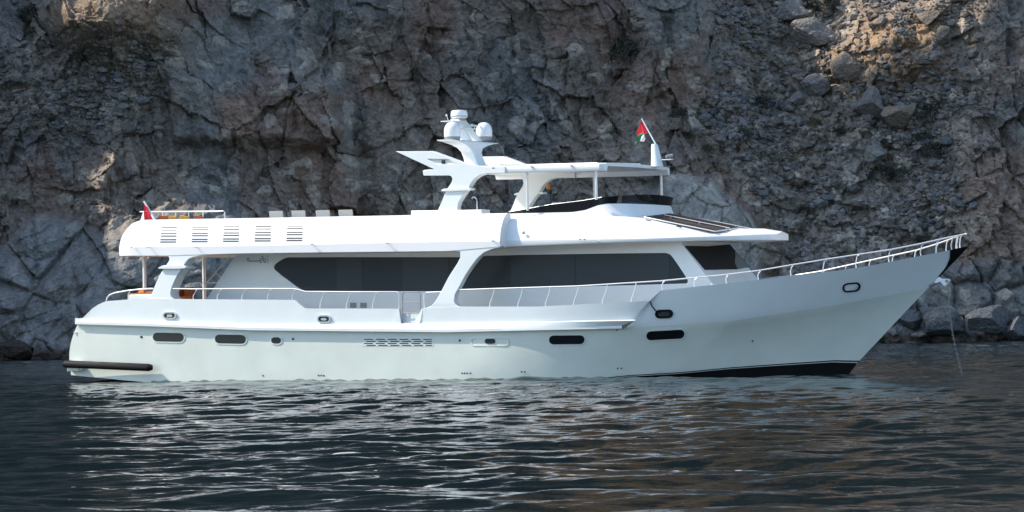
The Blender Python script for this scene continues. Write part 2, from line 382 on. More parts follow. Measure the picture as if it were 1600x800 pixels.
# ------------------------------------------------------------------ wheelhouse roof (forward)
XT = L(1217, 370, -.3)[0]; BW = 3.0
def bw(X): return BW if X < 3 else BW*max(.05, 1-((X-3)/(XT+.15-3))**2.6)**.62
XR0 = XU1-.3
zR_b = curve([(770,386.5),(1000,378),(1219,375)], lambda x, z: -bw(x)); zR_f = curve([(784,374.5),(1000,372),(1100,369),(1219,366)], lambda x, z: -bw(x))
YR = lambda X: min(2.0, bw(X)*.68)
zR_r = curve([(740,334),(860,333.5),(940,334),(1006,341),(1118,364),(1190,364.5),(1219,365)], lambda x, z: -YR(x))
CR = lambda X: float(np.interp(X, [4.5, 6.5, 9.6, XT], [0, 1, 1, .3]))
wr = MB(); secs = []
for X in np.concatenate([np.linspace(XR0, 3, 30), np.linspace(3.1, XT, 45)]):
    b = bw(X); zb, zf, zr = zR_b(X), zR_f(X), max(zR_r(X), zR_f(X)+.03); h = zr-zf; i_ = b-YR(X); pr = [(0, zb+.02), (b*.9, zb), (b-.015, zb+.01), (b, zb+.03), (b, zf-.02), (b-.02, zf)]
    for k in range(1, 8): a = k/8*math.pi/2; pr.append((b-.03-(i_-.03)*(1-math.cos(a))**.85, zf+h*math.sin(a)**.8))
    pr += [(YR(X), zr), (YR(X)*.5, zr+.02+.085*CR(X)), (0, zr+.03+.14*CR(X))]; secs.append((X, pr))
mirror_loft(wr, secs); wroof = wr.build('wheelhouse_roof', M_TOP, yacht, ang=38)
q = P3(818, 361, -2.9); d_ = MB(); d_.lathe((0,0,0), [(.001,-.03),(.05,-.03),(.06,0),(.03,.03),(.001,.03)], 12)
o = d_.build('roof_light', M_STEEL, wroof); o.rotation_euler = (R(90), 0, 0); o.location = P3(818, 363.5, -3.03)
for px, py in [(1013,344.5),(1061,354)]:
    o = MB().box((-.09,-.02,-.02),(.09,.02,.02)).build('roof_slot', M_DARK, wroof); o.location = P3(px, py, -2.12); o.rotation_euler = (0, R(14), 0)
# solar panels on the sloping forward roof
x0, z0 = L(1006, 340.5, -1.9); x1, z1 = L(1118, 363.2, -1.9)
sdx = x1-x0; nrm = Vector((-(z1-z0), 0, sdx)).normalized()
def sol(u, y, h): return Vector((x0+sdx*u, y, z0+(z1-z0)*u+.012+.078*(1.9-abs(y))))+nrm*h
for ya, yb in [(-1.9,-.97),(-.95,-.01),(.01,.95),(.97,1.9)]:
    f_ = MB(); f_.hexa([sol(0,ya,.0), sol(1,ya,.0), sol(1,yb,.0), sol(0,yb,.0), sol(0,ya,.035), sol(1,ya,.035), sol(1,yb,.035), sol(0,yb,.035)])
    e = f_.build('solar_panel', M_RAIL, yacht, bevel=.01)
    g_ = MB(); g_.hexa([sol(.01,ya+.02,.03), sol(.985,ya+.02,.03), sol(.985,yb-.02,.03), sol(.01,yb-.02,.03), sol(.01,ya+.02,.042), sol(.985,ya+.02,.042), sol(.985,yb-.02,.042), sol(.01,yb-.02,.042)])
    g_.build('cells', M_SOLAR, e, smooth=False)
for y in (-.96, 1.9):
    rl = MB()
    rl.tube([sol(0.1, y, .09), sol(1.02, y, .09), sol(1.04, y, .02)], .012, 6)
    for u in (.2, .6, .98): rl.tube([sol(u, y, 0), sol(u, y, .09)], .010, 6)
    rl.build('panel_rail', M_RAIL, wroof)

# ------------------------------------------------------------------ flybridge coaming and black windscreen
YF = 2.2
fx = [L(a, b, -YF)[0] for a, b in [(796,332),(862,320),(915,316),(950,312)]]
pc = curve([(780,334),(895,331.5),(915,328.5),(935,321),(952,317.5)], lambda x, z: -YF)
pw = curve([(796,331.5),(862,319.8),(910,314),(952,306.8)], lambda x, z: -YF)
path = []
XC = L(948, 312, -YF)[0]; RC = .75
for X in np.linspace(fx[0], XC-RC*.4, 22): path.append((X, -YF, 0, -1))
for a in np.linspace(-90, -20, 9): path.append((XC-RC*.4+RC*math.cos(R(a))*1.0, -YF+RC+RC*math.sin(R(a)), math.cos(R(a)), math.sin(R(a))))
for s_ in np.linspace(0, 1, 9)[1:]: path.append((XC-RC*.4+RC*(.94+.06*math.sin(s_*math.pi/2))+.12*math.sin(s_*math.pi/2), (-YF+RC-RC*.34)*(1-s_), 1, -.25*(1-s_)))
full = path+[(x, -y, nx, -ny) for x, y, nx, ny in reversed(path[:-1])]
cm = MB(); ws = MB(); rc = []; rw = []
zc_f, zw_f = pc(XC), pw(XC)
for x, y, nx, ny in full:
    fr = max(0, min(1, (x-XC+RC*.4)/RC)); zc = pc(min(x, XC)) if x < XC else zc_f; zw = pw(min(x, XC))+.10*(1-(y/YF)**2 if fr > 0 else 0)
    k = max(0, min(1, (x-fx[0]-3.0)/2.0)); zbm = zR_r(x)-.25; fl = .12*k+.32*fr
    rc.append([(x-nx*.15, y-ny*.15, zc-.01), (x+nx*.05, y+ny*.05, zc), (x+nx*(.05+fl*.25), y+ny*(.05+fl*.25), zc-(zc-zbm)*.4), (x+nx*(.08+fl), y+ny*(.08+fl), zbm)])
    o1 = .01+.12*fr
    rw.append([(x+nx*.03, y+ny*.03, zc-.02), (x+nx*(.03+o1), y+ny*(.03+o1), max(zw, zc+.01)), (x+nx*(0+o1), y+ny*(0+o1), max(zw, zc+.01)), (x-nx*.0, y-ny*.0, zc-.02)])
cm.loft(rc, closed=False); coam = cm.build('flybridge_coaming', M_TOP, yacht, ang=50)
ws.loft(rw); wsc = ws.build('flybridge_windscreen', M_SCREEN, yacht, ang=40)
tr = MB(); tr.tube([(q_[1][0], q_[1][1], q_[1][2]+.01) for q_ in rw[:24]], .007, 6)
tr.build('screen_trim', M_RAIL, wsc)
# helm seat backs just above the screen
hs = MB(); c = P3(877, 318, .6); hs.box((c.x-.25, .3, c.z-.6), (c.x+.1, .9, c.z+.04)); hs.build('helm_seat', M_TOP, yacht, bevel=.05)

# ------------------------------------------------------------------ hardtop, radar arch, fins
YT = 2.62
zT_t = curve([(661,266.5),(700,262.5),(750,260),(780,261),(935,256)], lambda x, z: -YT); zT_b = curve([(661,274),(780,271),(935,266.8)], lambda x, z: -YT)
XT0 = L(661, 270, -YT)[0]; XT1 = L(936, 262, -YT)[0]; tt = MB(); secs = []
for X in np.concatenate([np.linspace(XT0, XT1, 24), [XT1+.08, XT1+.14]]):
    d = max(0, X-XT1); b = YT-(.02 if d == 0 else .12*d/.08); zb, zt = zT_b(X), zT_t(X)
    secs.append((X, [(0, zb+.19), (b-.16, zb+.17), (b-.11, zb+.005), (b-.02, zb), (b, zb+.02), (b+.02, zt-.04), (b, zt), (b-.1, zt+.03), (b*.5, zt+.06), (0, zt+.07)]))
mirror_loft(tt, secs); htop = tt.build('hardtop', M_TOP, yacht, ang=40)
for px, py in [(771,262.5),(831,260.5),(893,259)]:
    o = MB().box((-.05,-.012,-.014),(.05,.012,.014)).build('top_slot', M_DARK, htop); o.location = P3(px, py, -YT-.025)
hr = MB(); hr.tube([P3(824,257.5,-2.3), P3(933,254.5,-2.3), P3(1000,256,1.8)], .02, 6); hr.build('top_rail', M_RAIL, htop)
leg = [(619,236.7),(676,236),(729,256),(748,259.2),(765,260.6),(790,260.4),(790,270.2),(762,270.7),(750,274),(742,279.5),(737,286),(733,293),(724,305),(717,316),(715,325),(717,330.5),(722,334),(726,338),(684,338),(684,330),(690,317),(697,299),(700,294),(706,285),(707.5,280),(706,276),(702,274),(662,274.2),(661,267),(679,264.5)]
def far(name, fn):
    for sgn in (1, -1): fn(sgn)
for sgn in (1, -1):
    a_ = MB(); lp = PL(-YT, leg if sgn > 0 else [{(706,276): (706,273), (702,274): (702,270), (662,274.2): (664,269.5), (662,267): (664,267)}.get(q_, q_) for q_ in leg]); hole = PL(-YT, [(669,248.8),(701,248.8),(712,256.5),(685,257.5)]); a_.slab(lp, sgn*-(YT+.03), sgn*-(YT-.24), [hole]); ar = a_.build('radar_arch', M_WHITE, yacht, ang=30, bevel=.015)
    b_ = MB(); b_.slab(smooth_poly(PL(-YT, [(691,297),(692,299.5),(737,297.5),(739,295.5),(736,293),(698,294.5)]), 1), sgn*-(YT+.10), sgn*-(YT-.2)); b_.build('arch_step', M_WHITE, ar, bevel=.01)
    g_ = MB(); g_.slab(hole, sgn*-(YT-.04), sgn*-(YT-.2)); g_.build('fin_recess', M_WHITE, ar, smooth=False)
    cb = P3(692, 253, -YT); g_ = MB(); g_.box((cb.x-.06, -.04, cb.z-.06), (cb.x+.06, .04, cb.z+.06)); o = g_.build('camera_box', M_DARK, ar, bevel=.01); o.location.y = sgn*-(YT-.03)
    for px, y0, y1 in [(823,270,329),(930.5,266,312)]:
        c = P3(px, y0, -YT+.15); d = P3(px+.8, y1, -YT+.15); p_ = MB(); p_.tube([(c.x, -sgn*2.45, c.z), (c.x, -sgn*2.45, d.z)], .045, 10); p_.build('hardtop_post', M_RAIL, yacht)
c = P3(857, 292, 2.3); lb = MB(); lb.tube([(c.x,2.3,c.z-.08),(c.x,2.3,c.z+.1)], .07, 10); lb.build('lifebuoy_light', M_ORANGE, yacht)
# mast
ms = MB(); bz = L(745, 261, 0); pz = L(731, 221, 0)
rings = []
for u, hx, hy in [(0,.34,.34),(.12,.27,.30),(.4,.24,.30),(.6,.24,.33),(.75,.25,.5),(.86,.28,.85),(.94,.30,1.3),(.97,.32,1.62),(1.0,.32,1.66)]:
    x = bz[0]+(pz[0]-bz[0])*u; z = bz[1]-.05+(pz[1]-bz[1]+.05)*u; rings.append([(x-hx,-hy,z),(x+hx,-hy,z),(x+hx,hy,z),(x-hx,hy,z)])
ms.loft(rings); mast = ms.build('mast', M_WHITE, yacht, ang=45, bevel=.03)
# flatten the wings of the platform: upper surface
for sgn in (1, -1):
    s_ = MB(); a, b = L(731, 221, 0), L(717, 186, 0); yb, yt = sgn*.36, sgn*.20
    s_.hexa([(a[0]-.42,yb-.05,a[1]),(a[0]+.36,yb-.05,a[1]),(a[0]+.36,yb+.05,a[1]),(a[0]-.42,yb+.05,a[1]),(b[0]-.2,yt-.05,b[1]),(b[0]+.12,yt-.05,b[1]),(b[0]+.12,yt+.05,b[1]),(b[0]-.2,yt+.05,b[1])])
    s_.build('mast_strut', M_WHITE, mast, bevel=.015)
b = L(717.5, 186, 0); rd = MB(); rd.lathe((b[0],0,b[1]-.05), [(.001,0),(.22,0),(.2,.1),(.001,.1)], 20); rd.build('radar_mount', M_GREY, mast)
rd = MB(); rd.lathe((b[0],0,b[1]+.03), [(.001,-.02),(.22,-.02),(.29,.02),(.305,.06),(.285,.22),(.25,.27),(.12,.285),(.001,.29)], 28); rdo = rd.build('radar_dome', M_DOME, mast)
rs = MB(); rs.lathe((b[0],0,b[1]+.03), [(.306,.045),(.309,.047),(.309,.07),(.306,.072)], 28); rs.build('radar_band', M_GREY, rdo)
for y in (-1.12, 1.12):
    px = 707 if y < 0 else 756.5; c = L(px, 219.5, y); sd = MB()
    sd.lathe((c[0], y, c[1]), [(.001,0),(.24,0),(.27,.04),(.285,.10),(.285,.13)], 28, 1); sd.lathe((c[0], y, c[1]), [(.285,.13),(.292,.15),(.292,.32),(.28,.42),(.24,.52),(.17,.60),(.09,.635),(.001,.645)], 28, 0)
    sd.build('satellite_dome', [M_DOME, M_GREY], mast)
cb = MB(); a = L(723, 201, 0); cb.box((a[0]-.05,-.55,a[1]-.02),(a[0]+.22,.55,a[1]+.02)); cb.tube([(a[0]+.2,.3,a[1]+.12),(a[0]+.2,1.0,a[1]+.12)], .025, 6); cb.tube([(a[0]+.2,.25,a[1]+.12),(a[0]+.2,.36,a[1]+.12)], .05, 8)
cb.tube([(a[0]+.2,.5,a[1]),(a[0]+.2,.5,a[1]+.12)], .015, 6); cb.build('crossbar', M_WHITE, mast)
an = MB(); a = P3(701, 190, -.5); an.box((a.x-.15,-.8,a.z-.015),(a.x+.35,-.2,a.z+.015)); an.tube([(a.x,-.5,a.z),(a.x-.07,-.5,a.z+.2)], .013, 6); an.tube([(a.x-.07,-.5,a.z+.19),(a.x-.09,-.5,a.z+.26)], .032, 8); an.build('antenna', M_WHITE, mast)
# searchlight pod and forward flagstaff on the hardtop
YP = 1.25; a0 = P3(1027, 260.5, YP); a1 = P3(1022.5, 225, YP); pod = MB(); rings = []
for u in (0, .25, .6, .92, 1): c = a0.lerp(a1, u); r_ = .27-.13*u-(.02 if u == 1 else 0); rings.append([(c.x+r_*math.cos(t)*.8, c.y+r_*math.sin(t)*.8, c.z) for t in np.linspace(0, 2*math.pi, 17)[:-1]])
pod.loft(rings); podo = pod.build('light_pod', M_WHITE, yacht)
slt = MB(); c = P3(1046, 249, YP); slt.box((c.x-.25, c.y-.1, c.z-.02), (c.x+.1, c.y+.1, c.z+.01)); slt.build('bracket', M_WHITE, podo)
slt = MB(); slt.tube([c+Vector((-.08,-.1,.09)), c+Vector((.09,.06,.11))], [.055,.08], 12); slt.tube([c+Vector((0,0,-.0)), c+Vector((0,0,.08))], .02, 6); slt.build('searchlight', M_GREY, podo)
st = MB(); s0, s1 = P3(1025, 226, YP), P3(1003, 186, YP); st.tube([s0, s1], [.028,.02], 8); st.lathe(tuple(s1), [(.001,-.02),(.03,0),(.001,.03)], 8); st.build('flagstaff', M_RAIL, yacht)

def flag(name, label, quads, Y):
    """a limp flag: panels of (material index, pixel polygon), folded in y"""
    mb = MB()
    for m_, poly in quads:
        P = []
        for i, (a, b) in enumerate(poly):
            p = P3(a, b, Y); p.y += .06*math.sin(a*.9+b*.35); P.append(p)
        n = len(P); Q = [p+Vector((0,.012,0)) for p in P]
        mb.add(P+Q, [tuple(range(n)), tuple(range(2*n-1, n-1, -1))]+[(i, (i+1) % n, n+(i+1) % n, n+i) for i in range(n)], m_)
    for p in range(len(mb.v)): pass
    o = mb.build(name, [M_RED, M_GREEN, M_FW], None, smooth=False); o.matrix_world = B_M
    tag(o, label, 'flag'); return o
flag('courtesy_flag', 'limp red and green flag with white panel on the staff above the hardtop', [
    (0, [(1001,191),(1003,190),(1011,208),(1007,210),(1002,207)]), (0, [(1001,191),(1002,207),(997,212),(994,214),(996,203)]),
    (1, [(1002,207),(1007,210),(1003,213),(999,217),(996,220),(993,226.5),(992.5,222),(994,214),(997,212)]), (2, [(1003,213),(1007,210),(1007.5,217),(1005,221),(1001.5,221)])], YP)
flag('stern_ensign', 'red and white flag on the short staff at the aft end of the upper deck', [
    (0, [(224.5,319.5),(227,319),(233,328),(238,344),(231,344.5),(229,330),(223,329.5)]), (2, [(221.5,333),(224,330),(226,344.5),(220.5,345)]),
    (0, [(224,330),(229,330),(231,344.5),(226,344.5)])], -2.45)
st = MB(); s0, s1 = P3(242, 343.5, -2.4), P3(225, 314.5, -2.4); st.tube([s0, s1], [.05,.035], 8); st.build('ensign_staff', M_WHITE, yacht)
# upper deck rail around the aft seating (far side)
ur = MB(); Yr = -1.6
T = [P3(219,331,Yr), P3(340,330.2,Yr), P3(349,329.5,Yr), P3(351,332,Yr), P3(351.5,346,Yr)]; ur.tube(T, .025, 8)
for px in (254, 274, 294.5, 317): ur.tube([P3(px,331,Yr), P3(px+1,348,Yr)], .02, 6)
ur.build('upper_rail', M_RAIL, yacht)

# ------------------------------------------------------------------ arches flush with the topsides
arch_y = lambda x, z: -(min(bs(x), hull_b(x, min(z, z_sheer(x)-.02)))-.006-.03*max(0, min(1, (z-2.6)/1.2)))
aft_arch = [(246,397),(262,400.2),(264,404),(263,408),(259,414),(254.5,420),(247,432),(240,449),(234,463),(232,474),(285,474),(276,468.5),(270.5,466.5),(267,463),(266,458),(268,449),(276,431),(283,420),(289,411),(294,405.5),(302,401.5),(314,399.5),(330,396)]
a_ = MB(); a_.slab(PL(-3.38, aft_arch), arch_y, lambda x, z: -(bs(x)-.55)); ar = a_.build('aft_arch', M_WHITE, yacht, ang=30, bevel=.02)
b_ = MB(); b_.slab(smooth_poly(PL(-3.4, [(248.5,418),(249,420.3),(291,420),(293,417.5),(290,416),(286,413.5),(259,414)]), 1), lambda x, z: -(bs(x)+.08), lambda x, z: -(bs(x)-.6)); b_.build('arch_step', M_WHITE, ar, bevel=.01)
a_ = MB(); a_.slab(PL(-3.38, aft_arch), lambda x, z: -arch_y(x, z), lambda x, z: bs(x)-.4); a_.build('aft_arch', M_WHITE, yacht, ang=30)
mid_arch = [(704,390.5),(718,393),(718.5,402),(714,411),(700,433),(686,461),(680,471),(674,478),(664,481.7),(655,484),(655,489),(735,489),(722,479.5),(716,478.5),(711.5,475),(709.8,470),(711,460),(718,447),(727,430),(736,416),(746,403),(756,394.5),(768,389.5),(780,387),(784,383.5),(740,386)]
for sgn in (1, -1):
    a_ = MB(); a_.slab(PL(-3.44, mid_arch), lambda x, z: sgn*arch_y(x, z), lambda x, z: -sgn*(bs(x)-.26)); a_.build('mid_arch', M_WHITE, yacht, ang=30, bevel=.02)
# aft deck posts
for px, Y, b0, b1 in [(226.5,-1.9,399,462)]:
    c = P3(px-1, b0-3, Y); d = P3(px, b1+8, Y)
    for yy in (Y, -Y): p_ = MB(); p_.tube([(c.x, yy, c.z), (c.x, yy, d.z-.2)], .075, 12); p_.build('deck_post', M_RAIL, yacht)
stp = MB()
for dy in (0, .7):
    Y = -1.2+dy; stp.tube([P3(306,442,-1.2)+Vector((0,dy,0)), P3(323,442,-1.2)+Vector((0,dy,0)), P3(363,396,-1.2)+Vector((0,dy,0))], .022, 6)
    stp.tube([P3(336.5,424.5,-1.2)+Vector((0,dy,0)), P3(345,434,-1.2)+Vector((0,dy,0))], .018, 6); stp.tube([P3(340,452,-1.2)+Vector((0,dy,0)), P3(378,400,-1.2)+Vector((0,dy,0))], .05, 6)
stp.build('stair_rail', M_RAIL, yacht)

# ------------------------------------------------------------------ deckhouse
YH = 1.92
win1 = smooth_poly(PL(-YH, [(427,417),(431,411),(444,403.2),(452,401.8),(735,401.8),(712,455),(476,455),(470,453),(430,423)]), 1, keep=(4,5))
win2 = smooth_poly(PL(-YH, [(752,401),(760,399.2),(1036,394.8),(1046,396.5),(1052,403),(1074,436),(1075,441),(1071,443.5),(722,452),(718,449)]), 1)
zdk = z_kn(0)+.08
hb_t = [(372,394),(1062,376)]
tl = L(372, 393, -YH); bl = L(322, 468, -YH); trp = L(1058, 372, -YH); brp = L(1118, 450, -YH)
# extend the raked front edge down to the deck
kx = (brp[0]-trp[0])/(brp[1]-trp[1]); zfl = zdk-.02; brp2 = (brp[0]+kx*(zfl-brp[1]), zfl)
kx2 = (bl[0]-tl[0])/(bl[1]-tl[1]); bl2 = (bl[0]+kx2*(zfl-bl[1]), zfl)
outer = [bl2, brp2, trp, (L(780,372,-YH)[0], trp[1]+.0), (L(779,380,-YH)[0], tl[1]+.12), tl]
hm = MB()
hm.slab(outer, -YH, -YH+.09, [win1, win2]); hm.slab(outer, YH, YH-.09)
# front wall, raked
fn = Vector(((brp[1]-trp[1]), 0, -(brp[0]-trp[0]))).normalized();  fn = fn if fn.x > 0 else -fn
def front_q(x, z, yy, off): return Vector((x, yy, z))+fn*off
hm.hexa([front_q(*brp2,-YH,-.08), front_q(*brp2,-YH,0), front_q(*brp2,YH,0), front_q(*brp2,YH,-.08), front_q(*trp,-YH,-.08), front_q(*trp,-YH,0), front_q(*trp,YH,0), front_q(*trp,YH,-.08)])
hm.hexa([(bl2[0],-YH,bl2[1]),(bl2[0]+.08,-YH,bl2[1]),(bl2[0]+.08,YH,bl2[1]),(bl2[0],YH,bl2[1]),(tl[0],-YH,tl[1]),(tl[0]+.08,-YH,tl[1]),(tl[0]+.08,YH,tl[1]),(tl[0],YH,tl[1])])
house = hm.build('deckhouse', M_WHITE, yacht, smooth=False, bevel=.008)
def pane(name, poly, m, Y=-YH, d0=.045, d1=.07, parent=None):
    g_ = MB(); g_.slab(poly, Y+d0, Y+d1); return g_.build(name, m, parent or yacht, smooth=False)
sw1 = pane('side_window', win1, M_GLASS); sw2 = pane('side_window', win2, M_GLASS)
for par, lst in ((sw1, [(525,403,565,454.3,M_GLASS2),(628,403,700,454.3,M_GLASS2)]), (sw2, [(797,398.6,898,450,M_GLASS2),(899.5,397,1045,446.5,M_GLASS2)])):
    for x0_, y0_, x1_, y1_, m_ in lst:
        q = PL(-YH, [(x0_, y0_+1), (x1_, y0_-.5), (x1_, y1_-1.5 if par is sw2 else y1_), (x0_, y1_)]); pane('pane', q, m_, d0=.036, d1=.05, parent=par)
def fplate(name, pts, off0, off1, m, parent):
    p0 = front_q(*trp, 0, 0); a = [LN(x, y, p0+fn*off0, fn) for x, y in pts]; b = [LN(x, y, p0+fn*off0, fn)+fn*(off1-off0) for x, y in pts]; n = len(a)
    g_ = MB(); g_.add(a+b, [tuple(range(n-1,-1,-1)), tuple(range(n, 2*n))]+[(i, (i+1) % n, n+(i+1) % n, n+i) for i in range(n)]); return g_.build(name, m, parent, smooth=False)
fw = fplate('front_window', [(1070,385.5),(1105,386),(1139,383),(1169.5,418.5),(1150,421.5),(1101,422.3)], -.01, .035, M_FRONT, yacht)
fplate('painted_sky_pane', [(1147,393),(1168.5,418.5),(1151,421),(1146.5,411),(1148,402)], .0, .045, M_GLASS3, fw)  # opaque paler blue quad stands for skylight seen in the front glass
# sister portlights low in the deckhouse side
for x0_ in (547, 563):
    pane('step_light', PL(-YH, [(x0_,473),(x0_+10,473),(x0_+10,481),(x0_,481)]), M_GREY, d0=-.01, d1=.02, parent=house)
ln = MB(); a, b = P3(418.5,398,-YH-.004), P3(418.5,412,-YH-.004); ln.box((a.x-.01,-YH-.004,b.z),(a.x+.01,-YH+.01,a.z)); ln.build('panel_joint', M_GREY, house)
# ship's name in Arabic letters
nm = MB()
def stroke(pts, w_=.022):
    q = [P3(a, b, -YH-.008) for a, b in pts]
    for p0, p1 in zip(q[:-1], q[1:]):
        d = (p1-p0); d.normalize(); s_ = Vector((-d.z, 0, d.x))*w_/2
        P = [p0-s_-d*w_*.3, p1-s_+d*w_*.3, p1+s_+d*w_*.3, p0+s_-d*w_*.3]; nm.add(P, [(0, 1, 2, 3)])
def zz(pts): return [(370+a/20, 390+b/20) for a, b in pts]
stroke(zz([(885,255),(900,300),(915,350),(905,385),(875,405),(840,385)]))
stroke(zz([(850,400),(855,340),(840,280),(815,270),(795,300),(805,340),(845,350)]), .02)
stroke(zz([(775,225),(790,195),(815,205),(795,232),(830,240)]), .015)
stroke(zz([(750,265),(752,345),(735,355),(420,360),(395,350)]), .028)
stroke(zz([(400,360),(385,265),(345,262),(325,300),(335,345),(365,360),(395,340)]), .024)
for a in (735, 768): stroke(zz([(a-8,405),(a+8,405)]), .03)
nm.build('name_lettering', M_INK, house, fix=False, smooth=False)

# ------------------------------------------------------------------ boarding gate
gt = MB(); yg = -3.40
g = [P3(629,505,yg), P3(629,459.5,yg), P3(631.5,456.5,yg), P3(654.5,456.3,yg), P3(657,459,yg), P3(657,502,yg), P3(654,504.5,yg), P3(632,505,yg)]
gt.tube(g, .02, 6)
for y in (472.5, 489.5): gt.tube([P3(629,y,yg), P3(657,y-.3,yg)], .016, 6)
gt.build('boarding_gate', M_GREY, yacht)  # steel gate coloured grey to stand for the shade it lies in
gp = MB(); a, b = P3(629.5,490,yg+.12), P3(656.8,505,yg+.12); gp.box((a.x,yg+.1,b.z),(b.x,yg+.13,a.z)); gp.build('gate_panel', M_WHITE, yacht)

# ------------------------------------------------------------------ guard rails
rail_y = lambda x, z: -max(bs(min(x, XS1-.02))-.07, .03)
def rpt(a, b): x, z = LS(a, b, rail_y, 20); return Vector((x, rail_y(x, z), z))
def mir(p): return Vector((p.x, -p.y, p.z))
def rail(name, tops, posts, r=.022):
    for sgn in (1, -1):
        f_ = (lambda p: p) if sgn > 0 else mir
        mb = MB(); T = [f_(rpt(*p)) for p in tops]
        mb.tube(T, r, 8); o = mb.build(name, M_RAIL, yacht)
        for P in posts: pm = MB(); pm.tube([f_(rpt(*p)) for p in P], r*.8, 6); pm.build('stanchion', M_RAIL, o)
rail('stern_rail', [(166,470),(167,466),(171,461),(180,457.5),(200,454),(220,451.8),(239,451)], [[(200.5,468),(200.5,460),(203,454)]], .028)
rail('side_rail', [(268,451),(302,451.5),(380,451),(461,451),(477,455.5),(545,456),(620,456),(623,458),(624,462),(624,482)],
     [[(b, y), (b, y-6), (b+4.5, y-14), (b+7, y-16.5)] for b, y in [(302,468),(339.5,468),(378,468),(418,468),(456.5,468)]]+
     [[(b, 482), (b, 476), (b+4.5, 462), (b+7.5, 456)] for b in (500,541,582)])
rail('side_rail', [(663,482),(662.5,460),(666,457),(700,455.5)], [])
rail('side_rail', [(716,453),(774,451),(904,447),(960,443.5),(1000,441),(1032,439),(1136,429),(1184,423),(1240,413.5),(1292,405),(1392,390),(1440,380.5),(1480,371.5),(1502,367),(1509,365.5)],
     [[(b, y), (b+.3, y-5), (b+5, y-17), (b+8, t)] for b, y, t in [(765,479.2,451.5),(809,479.2,450.5),(852,478,449),(896,476.5,447.5),(941,474.3,445),(986,472,442)]]+
     [[(b, y), (b-1, y-6), (b+1, t+3), (b+4, t)] for b, y, t in [(1035,453,438.5),(1085,448.5,434),(1135,443,429),(1185,437,423),(1236,430.5,414.5),(1287,425,406),(1338,418.5,398),(1389,409.5,390.5),(1439,400,381),(1463,395,375.5),(1487,390,370.5),(1496,388,368.5)]], .024)

# ------------------------------------------------------------------ anchor, chain
am = MB(); am.slab(PL(0, [(1460,441),(1467,432.5),(1472,435.5),(1483,435.5),(1484.5,438),(1481,445),(1477,448),(1472,443),(1470,440.5),(1464,443)]), -.07, .07)
an_ = am.build('anchor', M_DOME, yacht, bevel=.02)
sk = MB(); sk.tube([P3(1452,446,0), P3(1470,438,0)], .06, 8); sk.tube([P3(1479,439,-.35), P3(1479,439,.35)], .05, 8); sk.build('shank', M_GREY, an_)
p0, p1 = B_M @ P3(1481.5,445,0), B_M @ P3(1503,583,0)
cmb = MB(); N = int((p1-p0).length/.075); pp_ = []
for i in range(N+1): t = i/N; p = p0.lerp(p1, t); p.x -= .10*math.sin(math.pi*t); pp_.append(p)
for i in range(N):
    c = (pp_[i]+pp_[i+1])/2; d = (pp_[i+1]-pp_[i]).normalized(); s_ = Vector((1,0,0)) if i % 2 else Vector((0,1,0)); loop = [c+d*.055*math.cos(a)+s_*.026*math.sin(a) for a in np.linspace(0, 2*math.pi, 9)]
    cmb.tube(loop, .0095, 5)
ch = cmb.build('anchor_chain', M_CHAIN, None); tag(ch, 'thin galvanised chain hanging from the bow anchor into the water', 'chain')

# ------------------------------------------------------------------ loose things on board
def place(o): o.matrix_world = B_M @ o.matrix_world; return o
def lounger(px, py):
    p = P3(px+13, py, -2.35); r = empty('sun_lounger', (p.x, -2.35, ZD+.02))
    H = p.z-ZD-.02; o = MB(); W_ = .31
    o.hexa([(-.03,0,.30),(.02,0,.30),(.02,.60,.30),(-.03,.60,.30),(-.13,0,H),(-.09,0,H),(-.09,.60,H),(-.13,.60,H)])
    o.v = [(x*1.0, y, z) for x, y, z in o.v]
    # backrest faces aft so its width shows across the beam
    bk_ = MB(); bk_.hexa([(-.30,0,.3),(.26,0,.3),(.26,.05,.3),(-.30,.05,.3),(-.27,-.12,H),(.30,-.12,H),(.30,-.08,H),(-.27,-.08,H)]); bk_.build('backrest', M_MESH, r, bevel=.01)
    s_ = MB(); s_.box((-.30,.02,.26),(.28,1.35,.31)); s_.build('seat', M_MESH, r, bevel=.01)
    for a in (-.26, .22):
        for b in (.08, 1.25): l_ = MB(); l_.box((a,b,0),(a+.04,b+.04,.27)); l_.build('leg', M_RAIL, r)
    return r
LP = [(420,330),(455,329.3),(493,328.7),(528.5,328)]
lbl = ['beige mesh lounger on the upper deck, first from the stern', 'beige mesh lounger on the upper deck, second from the stern', 'beige mesh lounger on the upper deck, third from the stern', 'beige mesh lounger on the upper deck, fourth from the stern and nearest the radar arch']
for (a, b), l_ in zip(LP, lbl):
    r = lounger(a, b); tag(r, l_, 'lounger', 'sun loungers in a row on the upper deck'); r.matrix_world = B_M @ Matrix.Translation(r.location)
def chair(px, py, w_, m, label):
    p = P3(px+w_/2, py, -2.2); H = p.z-ZD-.02; r = empty('deck_chair'); hw = w_/45/.875/2*.9
    b = MB(); b.hexa([(-hw*.85,0,.4),(hw*.85,0,.4),(hw*.85,.06,.4),(-hw*.85,.06,.4),(-hw,-.10,H),(hw,-.06,H-.06),(hw,0,H-.06),(-hw,-.04,H)]); b.build('backrest', m, r, bevel=.02)
    s_ = MB(); s_.box((-hw*.9,.02,.38),(hw*.9,.55,.46)); s_.build('seat', m, r, bevel=.02)
    for a in (-hw*.8, hw*.7):
        for c in (.05, .48): l_ = MB(); l_.box((a,c,0),(a+.035,c+.035,.39)); l_.build('leg', M_TEAK, r)
    r.matrix_world = B_M @ Matrix.Translation((p.x, -2.2, ZD+.02)); tag(r, label, 'chair', 'fabric chairs under the upper deck rail')
